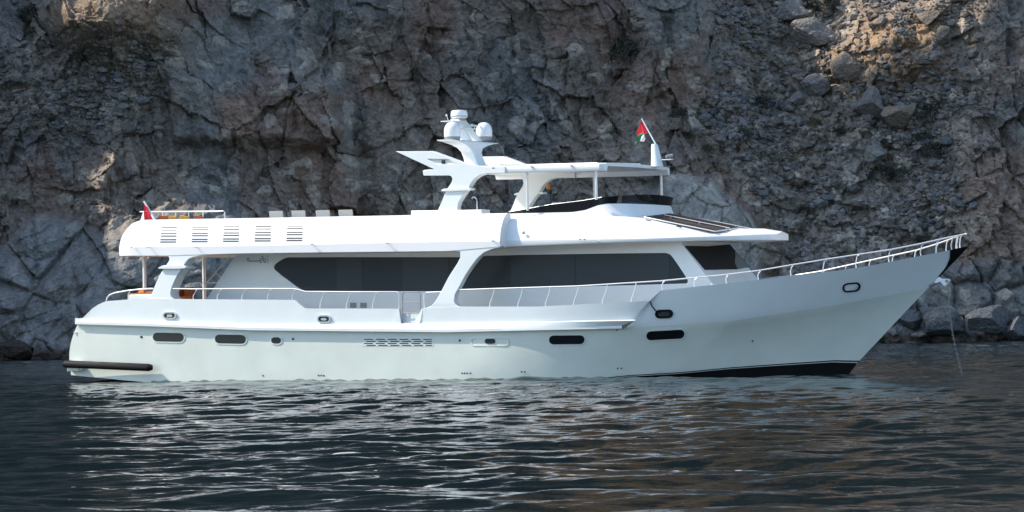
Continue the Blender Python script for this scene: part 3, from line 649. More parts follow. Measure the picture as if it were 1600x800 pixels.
for a, b, w_, m, l_ in [(248,335.5,16,M_RUST,'rust orange chair on the upper deck nearest the stern flag'), (264.5,336.5,14,M_AMBER,'amber chair on the upper deck, second from the stern flag'), (282,336,16,M_AMBER,'amber chair on the upper deck, third from the stern flag'), (303.5,336,17,M_RUST,'rust orange chair on the upper deck, farthest from the stern flag')]:
    chair(a, b, w_, m, l_)
# aft deck sofa, settee
zk_ = z_kn(-12)+.1
r = empty('aft_sofa'); a = P3(270,452,-2.2); b = P3(301,470,-2.2)
s_ = MB(); s_.box((0,0,0),(b.x-a.x,.7,.45)); s_.build('seat', M_RUST, r, bevel=.05)
s_ = MB(); s_.box((.02,.02,.42),(.3,.65,a.z-zk_)); s_.box((.45,.05,.42),(b.x-a.x-.02,.22,a.z-zk_+.06)); s_.build('backrest', M_RUST, r, bevel=.05)
s_ = MB(); s_.hexa([(.30,-.1,.62),(.85,-.1,.66),(.85,.1,.66),(.30,.1,.62),(.26,-.05,.98),(.82,-.05,1.02),(.82,.05,1.02),(.26,.05,.98)]); s_.build('cushion', M_ORANGE, r, bevel=.05)
r.matrix_world = B_M @ Matrix.Translation((a.x, -2.2, zk_)); tag(r, 'rust orange cushioned sofa on the aft deck behind the arch foot', 'sofa')
a, b = P3(201,460.5,-2.9), P3(239,470,-2.9); r = empty('aft_settee'); zz_ = z_kn(a.x)+.1
s_ = MB(); s_.box((0,0,0),(b.x-a.x+.3,.8,a.z-zz_)); s_.build('bench_box', M_WHITE, r, bevel=.03)
s_ = MB(); s_.box((.02,.03,a.z-zz_),(b.x-a.x+.28,.77,a.z-zz_+.045)); s_.build('pad', M_ORANGE, r, bevel=.015)
r.matrix_world = B_M @ Matrix.Translation((a.x, -2.9, zz_)); tag(r, 'white box settee with thin orange pad at the stern', 'bench')
for px, py, m, l_, s0 in [(222,452,M_ORANGE,'small orange cushion upright on the stern settee beside the post',.16), (235,455,M_RUST,'dark rust cushion on the stern settee against the arch foot',.2)]:
    p = P3(px, py, -2.5); c_ = MB(); hh = p.z-(a.z+.045); c_.hexa([(-s0,-.08,0),(s0,-.08,0),(s0,.08,0),(-s0,.08,0),(-s0*.6,-.04,hh),(s0*.6,-.04,hh),(s0*.6,.04,hh),(-s0*.6,.04,hh)])
    o = c_.build('cushion', m, None, bevel=.03); o.matrix_world = B_M @ Matrix.Translation((p.x, -2.5, a.z+.045)); tag(o, l_, 'cushion')
p = P3(1146, 439.3, .9); zf_ = z_kn(p.x)+.1; c_ = MB(); c_.box((-.3,-.3,0),(.3,.4,p.z-zf_)); r = empty('foredeck_sunpad'); c_.build('base', M_WHITE, r, bevel=.04)
c_ = MB(); c_.box((-.28,-.28,p.z-zf_),(.28,.38,p.z-zf_+.08)); c_.build('pad', M_ORANGE, r, bevel=.03); r.matrix_world = B_M @ Matrix.Translation((p.x,.9,zf_)); tag(r, 'orange padded sunbed behind the bulwark just ahead of the wheelhouse', 'sunbed')

# ================================================================== NOISE
def h2(ix, iy, seed):
    n = (ix.astype(np.int64)*374761393+iy.astype(np.int64)*668265263+seed*974634777) & 0xffffffff
    n = ((n ^ (n >> 13))*1274126177) & 0xffffffff; n = ((n ^ (n >> 16))*2246822519) & 0xffffffff
    return ((n ^ (n >> 15)) & 0xffffff)/float(0x1000000)
def vnoise(x, y, seed):
    ix = np.floor(x); iy = np.floor(y); fx_ = x-ix; fy_ = y-iy; fx_ = fx_*fx_*(3-2*fx_); fy_ = fy_*fy_*(3-2*fy_)
    a = h2(ix, iy, seed); b = h2(ix+1, iy, seed); c = h2(ix, iy+1, seed); d = h2(ix+1, iy+1, seed)
    return (a*(1-fx_)+b*fx_)*(1-fy_)+(c*(1-fx_)+d*fx_)*fy_
def fbm(x, y, seed, o=5, g=.5):
    v = 0; a = 1; t = 0
    for i in range(o): v = v+a*vnoise(x*2**i+i*17.3, y*2**i-i*9.1, seed+i); t += a; a *= g
    return v/t*2-1
def worley(x, y, seed):
    """returns F1, F2, id (0..1), second id, vector from cell centre"""
    ix = np.floor(x); iy = np.floor(y); F1 = np.full(x.shape, 9.); F2 = np.full(x.shape, 9.); I1 = np.zeros(x.shape); I2 = np.zeros(x.shape); DX = np.zeros(x.shape); DY = np.zeros(x.shape)
    for dx in (-1, 0, 1):
        for dy in (-1, 0, 1):
            cx, cy = ix+dx, iy+dy; px = cx+h2(cx, cy, seed); py = cy+h2(cx, cy, seed+1); ex, ey = x-px, y-py; d = np.sqrt(ex*ex+ey*ey); n = d < F1
            F2 = np.where(n, F1, np.minimum(F2, d)); F1 = np.where(n, d, F1); DX = np.where(n, ex, DX); DY = np.where(n, ey, DY)
            I1 = np.where(n, h2(cx, cy, seed+2), I1); I2 = np.where(n, h2(cx, cy, seed+3), I2)
    return F1, F2, I1, I2, DX, DY
def sst(a, b, x): t = np.clip((x-a)/(b-a), 0, 1); return t*t*(3-2*t)
def blocks(x, y, seed, tilt=.5):
    """faceted rock: every cell is a tilted plane with its own offset, split by cracks"""
    F1, F2, a, b, dx, dy = worley(x, y, seed)
    return (a-.5)+tilt*((b-.5)*2*dx+((a*7.13) % 1-.5)*2*dy), F2-F1, a
def grid_mesh(name, P, ni, nj, m):
    me = bpy.data.meshes.new(name); me.vertices.add(ni*nj); me.vertices.foreach_set('co', P.astype(np.float32).ravel())
    a = np.arange(ni*nj).reshape(ni, nj); q = np.stack([a[:-1, :-1], a[1:, :-1], a[1:, 1:], a[:-1, 1:]], -1).reshape(-1, 4)
    me.loops.add(q.size); me.loops.foreach_set('vertex_index', q.ravel().astype(np.int32)); me.polygons.add(len(q))
    me.polygons.foreach_set('loop_start', np.arange(0, q.size, 4, dtype=np.int32)); me.polygons.foreach_set('loop_total', np.full(len(q), 4, dtype=np.int32))
    me.update(calc_edges=True); me.validate(); me.materials.append(m)
    o = bpy.data.objects.new(name, me); COL.objects.link(o); return o
def axis(parts):
    out = [parts[0][0]]
    for a, b, st_ in parts: n = max(1, int(round((b-a)/st_))); out += list(np.linspace(a, b, n+1)[1:])
    return np.array(out)

# ================================================================== SEA
xs = axis([(-900,-200,70),(-200,-60,8),(-60,-26,.8),(-26,26,.10),(26,60,.8),(60,200,8),(200,900,70)])
ys = axis([(-600,-40,40),(-40,24,2),(24,70,.10),(70,135,.15),(135,240,.5),(240,300,10)])
XX, YY = np.meshgrid(xs, ys, indexing='ij'); Z = np.zeros(XX.shape)
rw_ = np.random.default_rng(5)
for i in range(72):
    lam = 10**rw_.uniform(math.log10(.40), math.log10(5)); th = rw_.normal(R(82), R(30)); k = 2*math.pi/lam
    amp = .0045*lam**1.0*rw_.uniform(.5, 1.3); ph = rw_.uniform(0, 6.28); w_ = .35*vnoise(XX/(lam*4), YY/(lam*4), 100+i)+.65 if lam > 1 else 1
    u = k*(XX*math.cos(th)+YY*math.sin(th))+ph+.7*np.sin(XX*.11*k/(k+1)+i)
    Z += amp*w_*(np.sin(u)+.22*np.cos(2*u))
gust = .65+.55*fbm(XX/14, YY/30, 61, 3)
Z *= gust*np.clip((70-np.abs(XX))/30, 0, 1)*np.clip((YY-10)/14, 0, 1)*np.clip((260-YY)/30, 0, 1)
M_SEA = bpy.data.materials.new('sea_water'); M_SEA.use_nodes = True; n = M_SEA.node_tree; b = n.nodes['Principled BSDF']
b.inputs['Base Color'].default_value = (.002, .008, .010, 1); b.inputs['Roughness'].default_value = .012; b.inputs['IOR'].default_value = 1.333; b.inputs['Specular IOR Level'].default_value = .48
tc = n.nodes.new('ShaderNodeNewGeometry'); prev = None
for sx, sy, sc, dist in ((1, 1.9, 1.6, .016), (1, 2.2, 5.5, .0035)):
    mp = n.nodes.new('ShaderNodeMapping'); mp.inputs['Scale'].default_value = (sx, sy, 1); mp.inputs['Rotation'].default_value = (0, 0, R(8*sc))
    n.links.new(tc.outputs['Position'], mp.inputs[0]); t = n.nodes.new('ShaderNodeTexNoise'); t.inputs['Scale'].default_value = sc; t.inputs['Detail'].default_value = 3; t.inputs['Distortion'].default_value = .6
    n.links.new(mp.outputs[0], t.inputs['Vector']); bp = n.nodes.new('ShaderNodeBump'); bp.inputs['Distance'].default_value = dist; bp.inputs['Strength'].default_value = .9
    n.links.new(t.outputs[0], bp.inputs['Height'])
    if prev: n.links.new(prev.outputs[0], bp.inputs['Normal'])
    prev = bp
n.links.new(prev.outputs[0], b.inputs['Normal'])
sea = grid_mesh('sea', np.stack([XX, YY, Z], -1), len(xs), len(ys), M_SEA); sea.data.shade_smooth(); tag(sea, kind='structure')

# ================================================================== CLIFF
HZ = lambda px: 496-(px-800)*math.tan(R(-1.0))*-1.0    # horizon line in the photo
def px_to_xh(px, py, y=208.): return (px-800)*y/FPX, (496+(800-px)*.01745-py)*y/FPX+2.1
cx = axis([(-260,-60,6),(-60,-38,.6),(-38,40,.068),(40,60,.6),(60,260,6)])
chh = axis([(-1.5,25,.068),(25,34,.3),(34,330,2.5)])
XX, HH = np.meshgrid(cx, chh, indexing='ij')
PX = 800+XX*FPX/208; PY = 496+(800-PX)*.01745-(HH-2.1)*FPX/208
wx = XX+1.2*fbm(XX/7, HH/7, 3, 4); wh = HH+1.0*fbm(XX/6, HH/6, 9, 4)
wpx = PX+28*fbm(XX/5, HH/5, 21, 4); wpy = PY+28*fbm(XX/5, HH/5, 27, 4)
def box_m(x0, x1, y0, y1, f=25): return sst(x0-f, x0+f, wpx)*(1-sst(x1-f, x1+f, wpx))*sst(y0-f, y0+f, wpy)*(1-sst(y1-f, y1+f, wpy))
topA = np.interp(PX, [0, 60, 160, 250, 340, 420, 600, 700, 800], [392, 352, 362, 345, 335, 390, 430, 500, 560])
A = sst(-12, 14, wpy-topA)                                        # smooth blue rock low on the left
Bm = box_m(-200, 255, 60, 190, 30)                                # rubble high on the left
Cm = sst(262, 275, PX+5*fbm(XX/2, HH/2, 5))*(1-sst(520, 545, wpx))*sst(112, 124, PY+8*fbm(XX/3, HH/3, 7)-.05*(PX-400))*(1-sst(206, 236, PY+12*fbm(XX/2, HH/2, 8)))
leftE = np.interp(PY, [-50, 60, 200, 300, 430, 560], [1150, 1130, 1100, 1180, 1260, 1330])
E = sst(-25, 35, wpx-leftE)*(1-sst(1500, 1545, wpx+np.clip(270-PY, -200, 200)*-.35))*(1-sst(395, 430, wpy-.06*(PX-1400)))
Fm = sst(-10, 15, wpy-np.interp(PX, [1030, 1060, 1120, 1180, 1210], [300, 268, 268, 320, 385]))*sst(1020, 1050, wpx)*(1-sst(1190, 1215, wpx))*(1-sst(440, 480, wpy))
Hm = sst(402, 425, wpy-.04*(PX-1500))*sst(1230, 1290, wpx)         # blue rocks at the water on the right
Gm = sst(1490, 1530, wpx)*(1-Hm)*sst(200, 260, wpy)
crag = np.clip(1-A-E-Fm-Hm-Bm, 0, 1)
yb = np.interp(XX, [-260, -80, -60, -45, -34, -26, -15, 0, 12, 20, 30, 40, 70, 260], [160, 190, 207, 206, 203, 198, 203, 206, 208, 210, 207, 204, 190, 150])
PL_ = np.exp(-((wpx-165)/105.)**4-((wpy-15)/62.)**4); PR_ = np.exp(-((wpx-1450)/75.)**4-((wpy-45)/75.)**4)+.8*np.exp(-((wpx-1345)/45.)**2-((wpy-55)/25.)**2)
k = np.clip(.42+.25*E+.20*Bm+.15*A-.30*sst(340, 260, PX)*sst(170, 90, PY), .12, 1)*(1-sst(22, 25, HH))+.95*sst(22, 25, HH)*(1-.55*sst(70, 85, HH))
run = np.cumsum(k*np.gradient(HH, axis=1), axis=1)
D = 3.2*fbm(XX/16, HH/20, 31, 3)+1.6*fbm(XX/6+HH/14, HH/8, 37, 3)*(1-.5*E)
# big masses
D += A*(1.6+1.4*np.exp(-((PX-170)/190.)**2)*sst(370, 480, PY))
D += Cm*1.9+Fm*2.2+Hm*1.2+Gm*1.1
D -= 2.0*np.exp(-((PX-990)/32.)**2-((PY-70)/70.)**2)+1.6*np.exp(-((PX-500)/20.)**2-((PY-20)/60.)**2)+1.2*np.exp(-((PX-560-(PY-200)*.12)/14.)**2)*sst(-20, 60, PY)
D += 1.5*np.exp(-((PX-730)/45.)**2-((PY-170)/60.)**2)*.7
D += 5.0*PL_+2.6*PR_
# tilted strata / blocks in several sizes
u1 = wx*.9+wh*.35; v1 = wh*.9-wx*.3
b1, c1, i1 = blocks(u1/5.2, v1/4.0, 41, .7); b2, c2, i2 = blocks(u1/2.1, v1/1.9, 43, .75); b3, c3, i3 = blocks(wx/.85+.3*wh, wh/.75, 47, .8); b4, c4, i4 = blocks(wx/.36, wh/.30, 51, .8)
bv, cv, iv = blocks(wx/1.5+wh*.12, wh/4.6, 57, .8)                 # vertical crags
b5, c5, i5 = blocks(XX/.19+.2*HH, HH/.16, 53, .8)
def crack(c, w_): return np.exp(-(c/w_)**2)
rough = np.clip(.55+.75*fbm(XX/9, HH/7, 71, 3), .15, 1.2)
rdg = 1-np.abs(fbm(wx/2.6, wh/2.2, 121, 5, .55))*2; rdg2 = 1-np.abs(fbm(XX/.9, HH/.8, 123, 4, .6))*2
lk_ = sst(-.1, .5, fbm(XX/3, HH/3, 125, 3))                      # cracks open only here and there
D += crag*(1.05*b1+.75*b2*rough+.7*bv+.31*b3*rough+.17*b4*rough+.07*b5+.30*rdg+.16*rdg2*rough-lk_*(.12*crack(c1, .02)+.08*crack(c2, .03)+.14*crack(cv, .03)))
sw_ = ((wh*1.0-wx*.42+.5*fbm(XX/2, HH/2, 127, 3))/1.05) % 1; sw2 = ((wh-wx*.35)/.38) % 1
D += A*(.14*(1-sw_)**1.5+.03*(1-sw2)+.8*b1+.45*b2+.9*sst(0, .42, c1)+.42*sst(0, .35, c2)+.10*b3+.22*rdg+.05*rdg2+.04*b4-lk_*.22*crack(c1, .02)-lk_*.25*crack(c2, .03)-lk_*.06*crack(c3, .03))
D += (Fm+Gm*.8)*(.7*b1+.35*b2+.08*b3+.06*b4-.2*crack(c2, .03)+.1*fbm(XX, HH, 83, 4))
D += Hm*(.5*b2+.6*sst(0, .4, c2)+.35*b3+.10*b4+.2*rdg-.25*crack(c2, .05))
st1 = np.sqrt(np.clip(.42-worley(XX/.75, HH/.6, 91)[0]**2*.9, 0, 1)); w9 = worley(XX/.34+3, HH/.27, 93); st2 = np.sqrt(np.clip(.45-w9[0]**2*.9, 0, 1)); w10 = worley(XX/1.7+3, HH/1.3, 95); st3 = np.sqrt(np.clip(.35-w10[0]**2, 0, 1))*(w10[2] > .55)
SR = np.clip(E+Bm, 0, 1)
D += SR*(.55*b2+.55*st1*(.4+i3)+.30*st2*(.3+w9[2])+1.3*st3+.10*b5+.22*b3*rough+.5*bv*.5)
# rough broken toe at the water
toe = sst(1.3, .3, HH)
D += toe*(.6+.5*b3+.25*b4)+sst(.5, -.8, HH)*.8
Y = yb+run-D; shx = .35*b2*crag; shz = .20*b3*(1-A)
P = np.stack([XX+shx, Y, HH+shz], -1)
# rock colours; the last mixes carry painted sun warmth, shade and reflection tones
def mixc(a, b, t): return a*(1-t[..., None])+np.array(b)*t[..., None]
C_ = np.ones(XX.shape+(3,))*np.array([.150, .133, .122])
C_ = mixc(C_, [.135, .143, .150], sst(-.2, .35, fbm(XX/6, HH/8, 101, 4)))
C_ = mixc(C_, [.175, .105, .080], sst(.10, .45, fbm(XX/4+5, HH/6, 103, 5))*.45*crag)
C_ = mixc(C_, [.190, .125, .098], Cm*.55*sst(120, 150, PY)*sst(-.3, .3, fbm(XX/3, HH/3, 105)))
C_ = mixc(C_, [.155, .172, .188], A*(.75+.2*b1)); C_ = mixc(C_, [.26, .27, .275], Fm*.8); C_ = mixc(C_, [.200, .155, .135], Gm*.7); C_ = mixc(C_, [.135, .150, .163], Hm*.85)
C_ = mixc(C_, [.175, .160, .145], SR*.6)
C_ = mixc(C_, [.30, .29, .27], np.clip(sst(.75, .95, i3)*.5*(1-A*.7)+sst(.8, 1, i4)*.35*SR, 0, 1))
C_ *= (.84+.14*i2+.20*i3*(1-.6*A)+.20*i4*(1-.5*A))[..., None]*(1+.22*fbm(XX/1.1, HH/.8, 107, 5))[..., None]*(1+.25*fbm(XX*3+HH, HH*1.2, 109, 3))[..., None]
wet = sst(.85, .35, HH+.35*fbm(XX/1.5, HH, 111)); C_ = mixc(C_, [.050, .038, .030], wet*.85)
C_ = mixc(C_, [.24, .17, .13], sst(.35, .6, fbm(XX/.8, HH/.4, 113))*sst(1.6, .9, HH)*sst(.2, .6, HH)*sst(-22, -30, XX)*.8)
C_ = mixc(C_, [.31, .215, .14], np.clip(PR_*.7+PL_*.5, 0, .7)); C_ = mixc(C_, [.075, .072, .068], sst(25, 32, HH)*.95); C_ = mixc(C_, [.42, .24, .12], sst(27, 31, HH)*sst(-2, 6, XX)*sst(28, 22, XX)*sst(-.25, .15, fbm(XX/6, HH/14, 133, 3))); C_ = C_*(1-.22*crag*sst(480, 620, PX)*sst(1120, 980, PX)*sst(230, 60, PY))[..., None]; C_ = np.clip(C_*np.array([1.15, 1.05, .92])*(1.06+.12*A+.02*SR)[..., None], .01, .6)  # sunlit patches painted warm, unseen heights toned for reflections, vignette painted at top centre
M_ROCK = bpy.data.materials.new('cliff_rock'); M_ROCK.use_nodes = True; n = M_ROCK.node_tree; b = n.nodes['Principled BSDF']; b.inputs['Roughness'].default_value = .9; b.inputs['Specular IOR Level'].default_value = .25
at = n.nodes.new('ShaderNodeAttribute'); at.attribute_name = 'rock'; ge = n.nodes.new('ShaderNodeNewGeometry')
t = n.nodes.new('ShaderNodeTexNoise'); t.inputs['Scale'].default_value = 3.2; t.inputs['Detail'].default_value = 9; t.inputs['Roughness'].default_value = .65; n.links.new(ge.outputs['Position'], t.inputs['Vector'])
mr = n.nodes.new('ShaderNodeMapRange'); mr.inputs[1].default_value = .3; mr.inputs[2].default_value = .7; mr.inputs[3].default_value = .66; mr.inputs[4].default_value = 1.38; n.links.new(t.outputs[0], mr.inputs[0])
vm = n.nodes.new('ShaderNodeVectorMath'); vm.operation = 'SCALE'; n.links.new(at.outputs['Color'], vm.inputs[0]); n.links.new(mr.outputs[0], vm.inputs['Scale']); n.links.new(vm.outputs[0], b.inputs['Base Color'])
vo = n.nodes.new('ShaderNodeTexVoronoi'); vo.feature = 'F1'; vo.inputs['Scale'].default_value = 4.5; n.links.new(ge.outputs['Position'], vo.inputs['Vector'])
b1_ = n.nodes.new('ShaderNodeBump'); b1_.inputs['Distance'].default_value = .10; b1_.inputs['Strength'].default_value = .8; n.links.new(vo.outputs['Distance'], b1_.inputs['Height'])
b2_ = n.nodes.new('ShaderNodeBump'); b2_.inputs['Distance'].default_value = .14; n.links.new(t.outputs[0], b2_.inputs['Height']); n.links.new(b1_.outputs[0], b2_.inputs['Normal']); n.links.new(b2_.outputs[0], b.inputs['Normal'])
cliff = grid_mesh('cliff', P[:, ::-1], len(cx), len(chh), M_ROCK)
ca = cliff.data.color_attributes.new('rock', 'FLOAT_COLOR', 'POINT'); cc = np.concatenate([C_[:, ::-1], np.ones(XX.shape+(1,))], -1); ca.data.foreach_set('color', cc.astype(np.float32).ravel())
tag(cliff, kind='structure')
# unseen ridge added left of the frame: it keeps the sun off the cliff
hy = axis([(140,330,3)]); hx = axis([(-170,-52,3)]); X2, Y2 = np.meshgrid(hx, hy, indexing='ij')
T = np.interp(Y2, [140,190,206,210,213,218,222,224,228,236,246,330], [35,52,54,56,118,142,134,115,105,106,190,260])  # crest heights set slice by slice to leave the sunlit patches
fall = np.clip(1-np.abs(X2+72)/np.where(X2 > -72, 20., 98.), 0, 1)**.8
Z2 = T*fall*(1+.06*fbm(X2/9, Y2/9, 201, 4))+1.5*fbm(X2/4, Y2/4, 203, 4)-2
blocker = grid_mesh('sun_blocker', np.stack([X2, Y2, Z2], -1), len(hx), len(hy), mat('sun_blocker_rock', (.17, .15, .13), .9, noise=.4, nscale=.3)); tag(blocker, kind='structure')
# unseen ridge ring added behind the camera to darken reflections in the glass
th = np.linspace(R(185), R(355), 120); rr = np.array([0, 60, 140, 260]); TH, RR = np.meshgrid(th, rr, indexing='ij')
Hh = np.array([-2, 60, 110, 135])[None, :]*(.75+.5*fbm(TH*6, RR/200, 301, 4)); Rr = 620+RR
reflection_hills = grid_mesh('reflection_hills', np.stack([np.cos(TH)*Rr, np.sin(TH)*Rr, Hh], -1)[:, ::-1], len(th), 4, mat('reflection_hill_rock', (.12, .125, .13), .95, noise=.3, nscale=.02)); tag(reflection_hills, kind='structure')

# ================================================================== things on the cliff
CI = CAM_M.inverted()
def project(p): q = CI @ Vector(p); return 800-q.x/q.z*FPX, 400+q.y/q.z*FPX
sub = P[::2, ::2].reshape(-1, 3); subN = np.column_stack([sub, np.ones(len(sub))]) @ np.array(CI).T; SPX = 800-subN[:, 0]/subN[:, 2]*FPX; SPY = 400+subN[:, 1]/subN[:, 2]*FPX
def on_cliff(px, py):
    d = (SPX-px)**2+(SPY-py)**2; i = np.argsort(d)[:6]; return Vector(sub[i[np.argmin(sub[i, 1])]])
def rock_mat(name, c): 
    m = M_ROCK.copy(); m.name = name; nt_ = m.node_tree; a_ = [x for x in nt_.nodes if x.type == 'ATTRIBUTE'][0]; rg = nt_.nodes.new('ShaderNodeRGB'); rg.outputs[0].default_value = (*c, 1)
    for l_ in list(a_.outputs['Color'].links): t_ = l_.to_socket; nt_.links.remove(l_); nt_.links.new(rg.outputs[0], t_)
    return m
MR1 = rock_mat('boulder_grey', (.195, .18, .165)); MR2 = rock_mat('boulder_tan', (.235, .19, .15)); MR3 = rock_mat('boulder_blue', (.115, .122, .128)); MR4 = rock_mat('boulder_pale', (.22, .21, .19)); MR5 = rock_mat('boulder_wet', (.06, .045, .036))
def boulder(px, py, w_, h_, m, label, sink=.25, facets=11, seed=0):
    rg = np.random.default_rng(seed+int(px)); p = on_cliff(px, py+h_*.2); s_ = p.y/FPX; bm = bmesh.new(); bmesh.ops.create_icosphere(bm, subdivisions=5, radius=1)
    V = np.array([v.co for v in bm.verts]); N = rg.normal(size=(facets, 3)); N /= np.linalg.norm(N, axis=1)[:, None]; off = rg.uniform(.42, .82, facets)
    for n_, o_ in zip(N, off): d = V@n_; e = np.clip(d-o_, 0, None)*.93; V -= e[:, None]*n_
    nz = fbm(V[:, 0]*1.5+px, V[:, 2]*1.5+V[:, 1], 401+seed, 5)*.14+fbm(V[:, 0]*5+px, V[:, 2]*5+V[:, 1]*3, 411+seed, 3)*.035; V *= (1+nz)[:, None]
    bl, cb_, _ = blocks(V[:, 0]*2+V[:, 1], V[:, 2]*2, 421+int(px), .6); V *= (1+.05*bl)[:, None]
    V /= np.abs(V).max(0); V *= np.array([w_*s_/2, (w_+h_)*s_/4, h_*s_/2]); a = rg.uniform(-.2, .2); x_, z_ = V[:, 0].copy(), V[:, 2].copy(); V[:, 0] = x_*math.cos(a)-z_*math.sin(a); V[:, 2] = x_*math.sin(a)+z_*math.cos(a)
    for v, c in zip(bm.verts, V): v.co = c
    me = bpy.data.meshes.new('boulder'); bm.to_mesh(me); bm.free(); o = link('boulder', me, m, None, True, 28); q = project(p)
    # put the centre on the wanted line of sight, at the depth of the slope
    d = CAM_M.to_3x3() @ Vector(((px-800)/FPX, -(py-400)/FPX, -1)); t = (p.y-(w_+h_)*s_/4*(1-2*sink)-CAM_M.translation.y)/d.y
    o.location = CAM_M.translation+d*t; tag(o, label, 'boulder', 'boulders lying on the rocky slope')
for a in [(1272,50,78,48,MR1,'big grey boulder near the top edge, left end of the rubble slope'),(1326,106,58,54,MR2,'large angular tan boulder high on the rubble, above the pair of grey ones'),
  (1277,133,56,40,MR1,'flat-sided grey boulder just left of and below the large angular tan one'),(1407,176,60,46,MR2,'rounded tan boulder beside the dark shrub in the middle of the rubble slope'),
  (1360,160,50,56,MR1,'tall grey boulder wedged left of the rounded tan one'),(1236,16,60,40,MR1,'grey boulder cut by the top edge left of the rubble slope'),
  (1321,136,22,18,MR2,'small round tan boulder under the large angular one'),(1251,152,38,24,MR1,'low grey boulder at the left side of the rubble slope'),
  (1367,240,36,30,MR4,'pale blocky boulder above the dark shrubs low on the rubble slope'),(1450,27,54,24,MR2,'long tan boulder in the sunlit patch at the top right'),
  (1471,52,26,38,MR2,'upright tan boulder under the long one in the sunlit patch'),(1340,167,24,17,MR1,'small grey boulder touching the foot of the tall wedged one'),
  (1474,503,76,50,MR3,'big rounded blue-grey boulder at the waterline behind the anchor chain'),(1546,502,82,54,MR3,'big rounded blue-grey boulder at the waterline near the right edge'),
  (1424,497,46,44,MR3,'steep blue-grey boulder at the waterline just right of the bow'),(1440,521,34,13,MR4,'small pale flat boulder at the waterline below the bow'),
  (1592,512,44,46,MR3,'blue-grey boulder at the waterline cut by the right edge'),(30,545,64,40,MR5,'dark wet brown boulder at the waterline on the far left'),(78,557,44,22,MR5,'low dark brown boulder at the waterline near the yacht stern')]: boulder(*a)

def shrub(px, py, r, m, label):
    p = on_cliff(px, py); s_ = p.y/FPX*r; rg = np.random.default_rng(int(px*3+py)); root = empty('shrub', (p.x, p.y-.15*s_, p.z)); mb = MB(); K = 520
    for i in range(K):
        d = rg.normal(size=3); d /= np.linalg.norm(d); rr_ = rg.uniform(.35, 1)**.5*s_*(.75+.5*vnoise(np.array([d[0]*2.5+px]), np.array([d[2]*2.5]), 7)[0]); c = Vector((d[0]*rr_*1.1, d[1]*rr_*.9, abs(d[2]*rr_)*.9+.02)) if rg.random() < .8 else Vector((d[0]*rr_, d[1]*rr_, d[2]*rr_*.4))
        u = Vector(rg.normal(size=3)).normalized(); v = Vector(rg.normal(size=3)).normalized(); l_ = s_*.13*rg.uniform(.6, 1.3); mb.add([c-u*l_, c+v*l_*.45, c+u*l_, c-v*l_*.45], [(0, 1, 2, 3)])
    mb.build('foliage', m, root, fix=False, smooth=False); st_ = MB()
    for i in range(5): a = rg.uniform(0, 6.28); st_.tube([(0, .1*s_, -.2*s_), (math.cos(a)*s_*.3, math.sin(a)*s_*.3, .3*s_), (math.cos(a)*s_*.6, math.sin(a)*s_*.6, .7*s_)], [.04*s_, .03*s_, .012*s_], 5)
    st_.build('stem', M_TEAK, root); tag(root, label, 'shrub', 'shrubs growing on the cliff')
MS1 = mat('dark_leaves', (.030, .045, .032), .7, noise=.4, nscale=3); MS2 = mat('olive_leaves', (.065, .075, .030), .7, noise=.4, nscale=3)
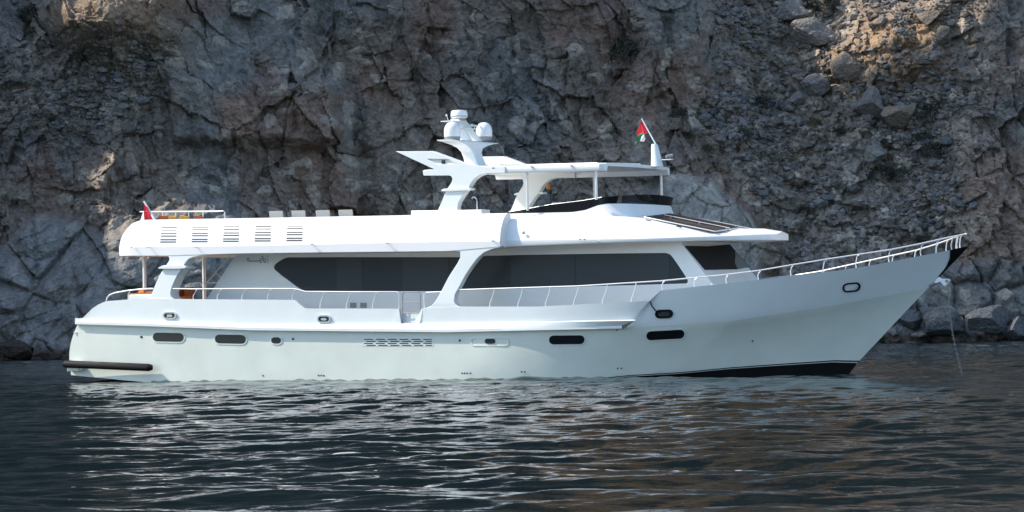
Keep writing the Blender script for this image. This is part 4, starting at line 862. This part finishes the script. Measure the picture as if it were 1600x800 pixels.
for a in [(1061,178,15,MS1,'dark shrub on the cliff just right of the searchlight on the hardtop'),(1106,233,10,MS2,'small olive shrub above the pale smooth rock right of the hardtop'),(1197,161,19,MS1,'dark shrub at the left foot of the rubble slope beside low boulders'),
 (1276,193,13,MS2,'olive shrub in the middle rubble below the flat-sided boulder'),(1311,205,9,MS1,'tiny dark shrub in the rubble right of the olive one'),(1446,183,24,MS1,'tall dark shrub touching the right of the rounded tan boulder'),
 (1441,216,14,MS1,'dark shrub between two taller ones right of centre in the rubble'),(1455,240,23,MS1,'broad dark shrub lowest of the three in a column on the right rubble'),(1380,274,22,MS1,'broad dark shrub low on the rubble above the bow rail'),
 (1408,273,12,MS1,'small dark shrub just right of the broad one above the bow rail'),(1384,228,10,MS1,'small dark shrub beside the pale blocky boulder'),(1167,212,13,MS1,'dark shrub in a hollow above the pale smooth rock'),
 (1280,12,28,MS1,'large dark shrub cut by the top edge between grey boulders'),(1290,236,7,MS1,'tiniest dark shrub in the lower left rubble'),(1554,236,9,MS1,'small dark shrub by itself near the right edge'),
 (46,30,24,MS1,'dark shrub near the top left corner beside the sunlit rocks'),(50,50,13,MS2,'small olive shrub just under the dark one in the top left corner'),(168,108,10,MS2,'small olive shrub below the sunlit rocks at the upper left'),
 (978,86,32,MS1,'large dark shrub in the deep hollow above the red and green flag')]: shrub(*a)

# loose stones of the rubble slopes: too many to count
rg = np.random.default_rng(77); wgt = (SR*(HH > 2)*(np.abs(XX) < 38)*(HH < 26)*(.25+sst(-.2, .5, fbm(XX/4, HH/4, 131, 3)))).ravel(); idx = rg.choice(wgt.size, 9000, p=wgt/wgt.sum()); PF = P.reshape(-1, 3)
bm = bmesh.new(); bmesh.ops.create_icosphere(bm, subdivisions=1, radius=1); IV = np.array([v.co for v in bm.verts]); bm.verts.index_update(); IF = np.array([[v.index for v in f.verts] for f in bm.faces]); bm.free()
SV = []; SFc = []; SCc = []
for k_, i in enumerate(idx):
    r_ = .07*(1/rg.uniform(.04, 1))**.62; V = IV*(1+rg.normal(0, .12, len(IV)))[:, None]
    for q in range(3): n_ = rg.normal(size=3); n_ /= np.linalg.norm(n_); V -= np.clip(V@n_-.5, 0, None)[:, None]*n_
    V = V*rg.uniform(.6, 1.2, 3)*np.array([1.25, 1, .8])*r_+PF[i]+rg.normal(0, .05, 3)+np.array([0, -.2*r_, .1*r_]); SV.append(V); SFc.append(IF+k_*len(IV)); c = rg.uniform(.6, 1.45)*np.array([.19, .165, .145] if rg.random() < .6 else [.165, .165, .165]); SCc.append(np.tile(np.append(np.clip(c, 0, .5), 1), (len(IV), 1)))
me = bpy.data.meshes.new('scree'); me.from_pydata(np.concatenate(SV).tolist(), [], np.concatenate(SFc).tolist()); me.materials.append(M_ROCK); a_ = me.color_attributes.new('rock', 'FLOAT_COLOR', 'POINT'); a_.data.foreach_set('color', np.concatenate(SCc).astype(np.float32).ravel())
sc_ = bpy.data.objects.new('scree', me); COL.objects.link(sc_); tag(sc_, 'loose grey and tan stones covering the rubble slopes of the cliff', 'scree', kind='stuff')
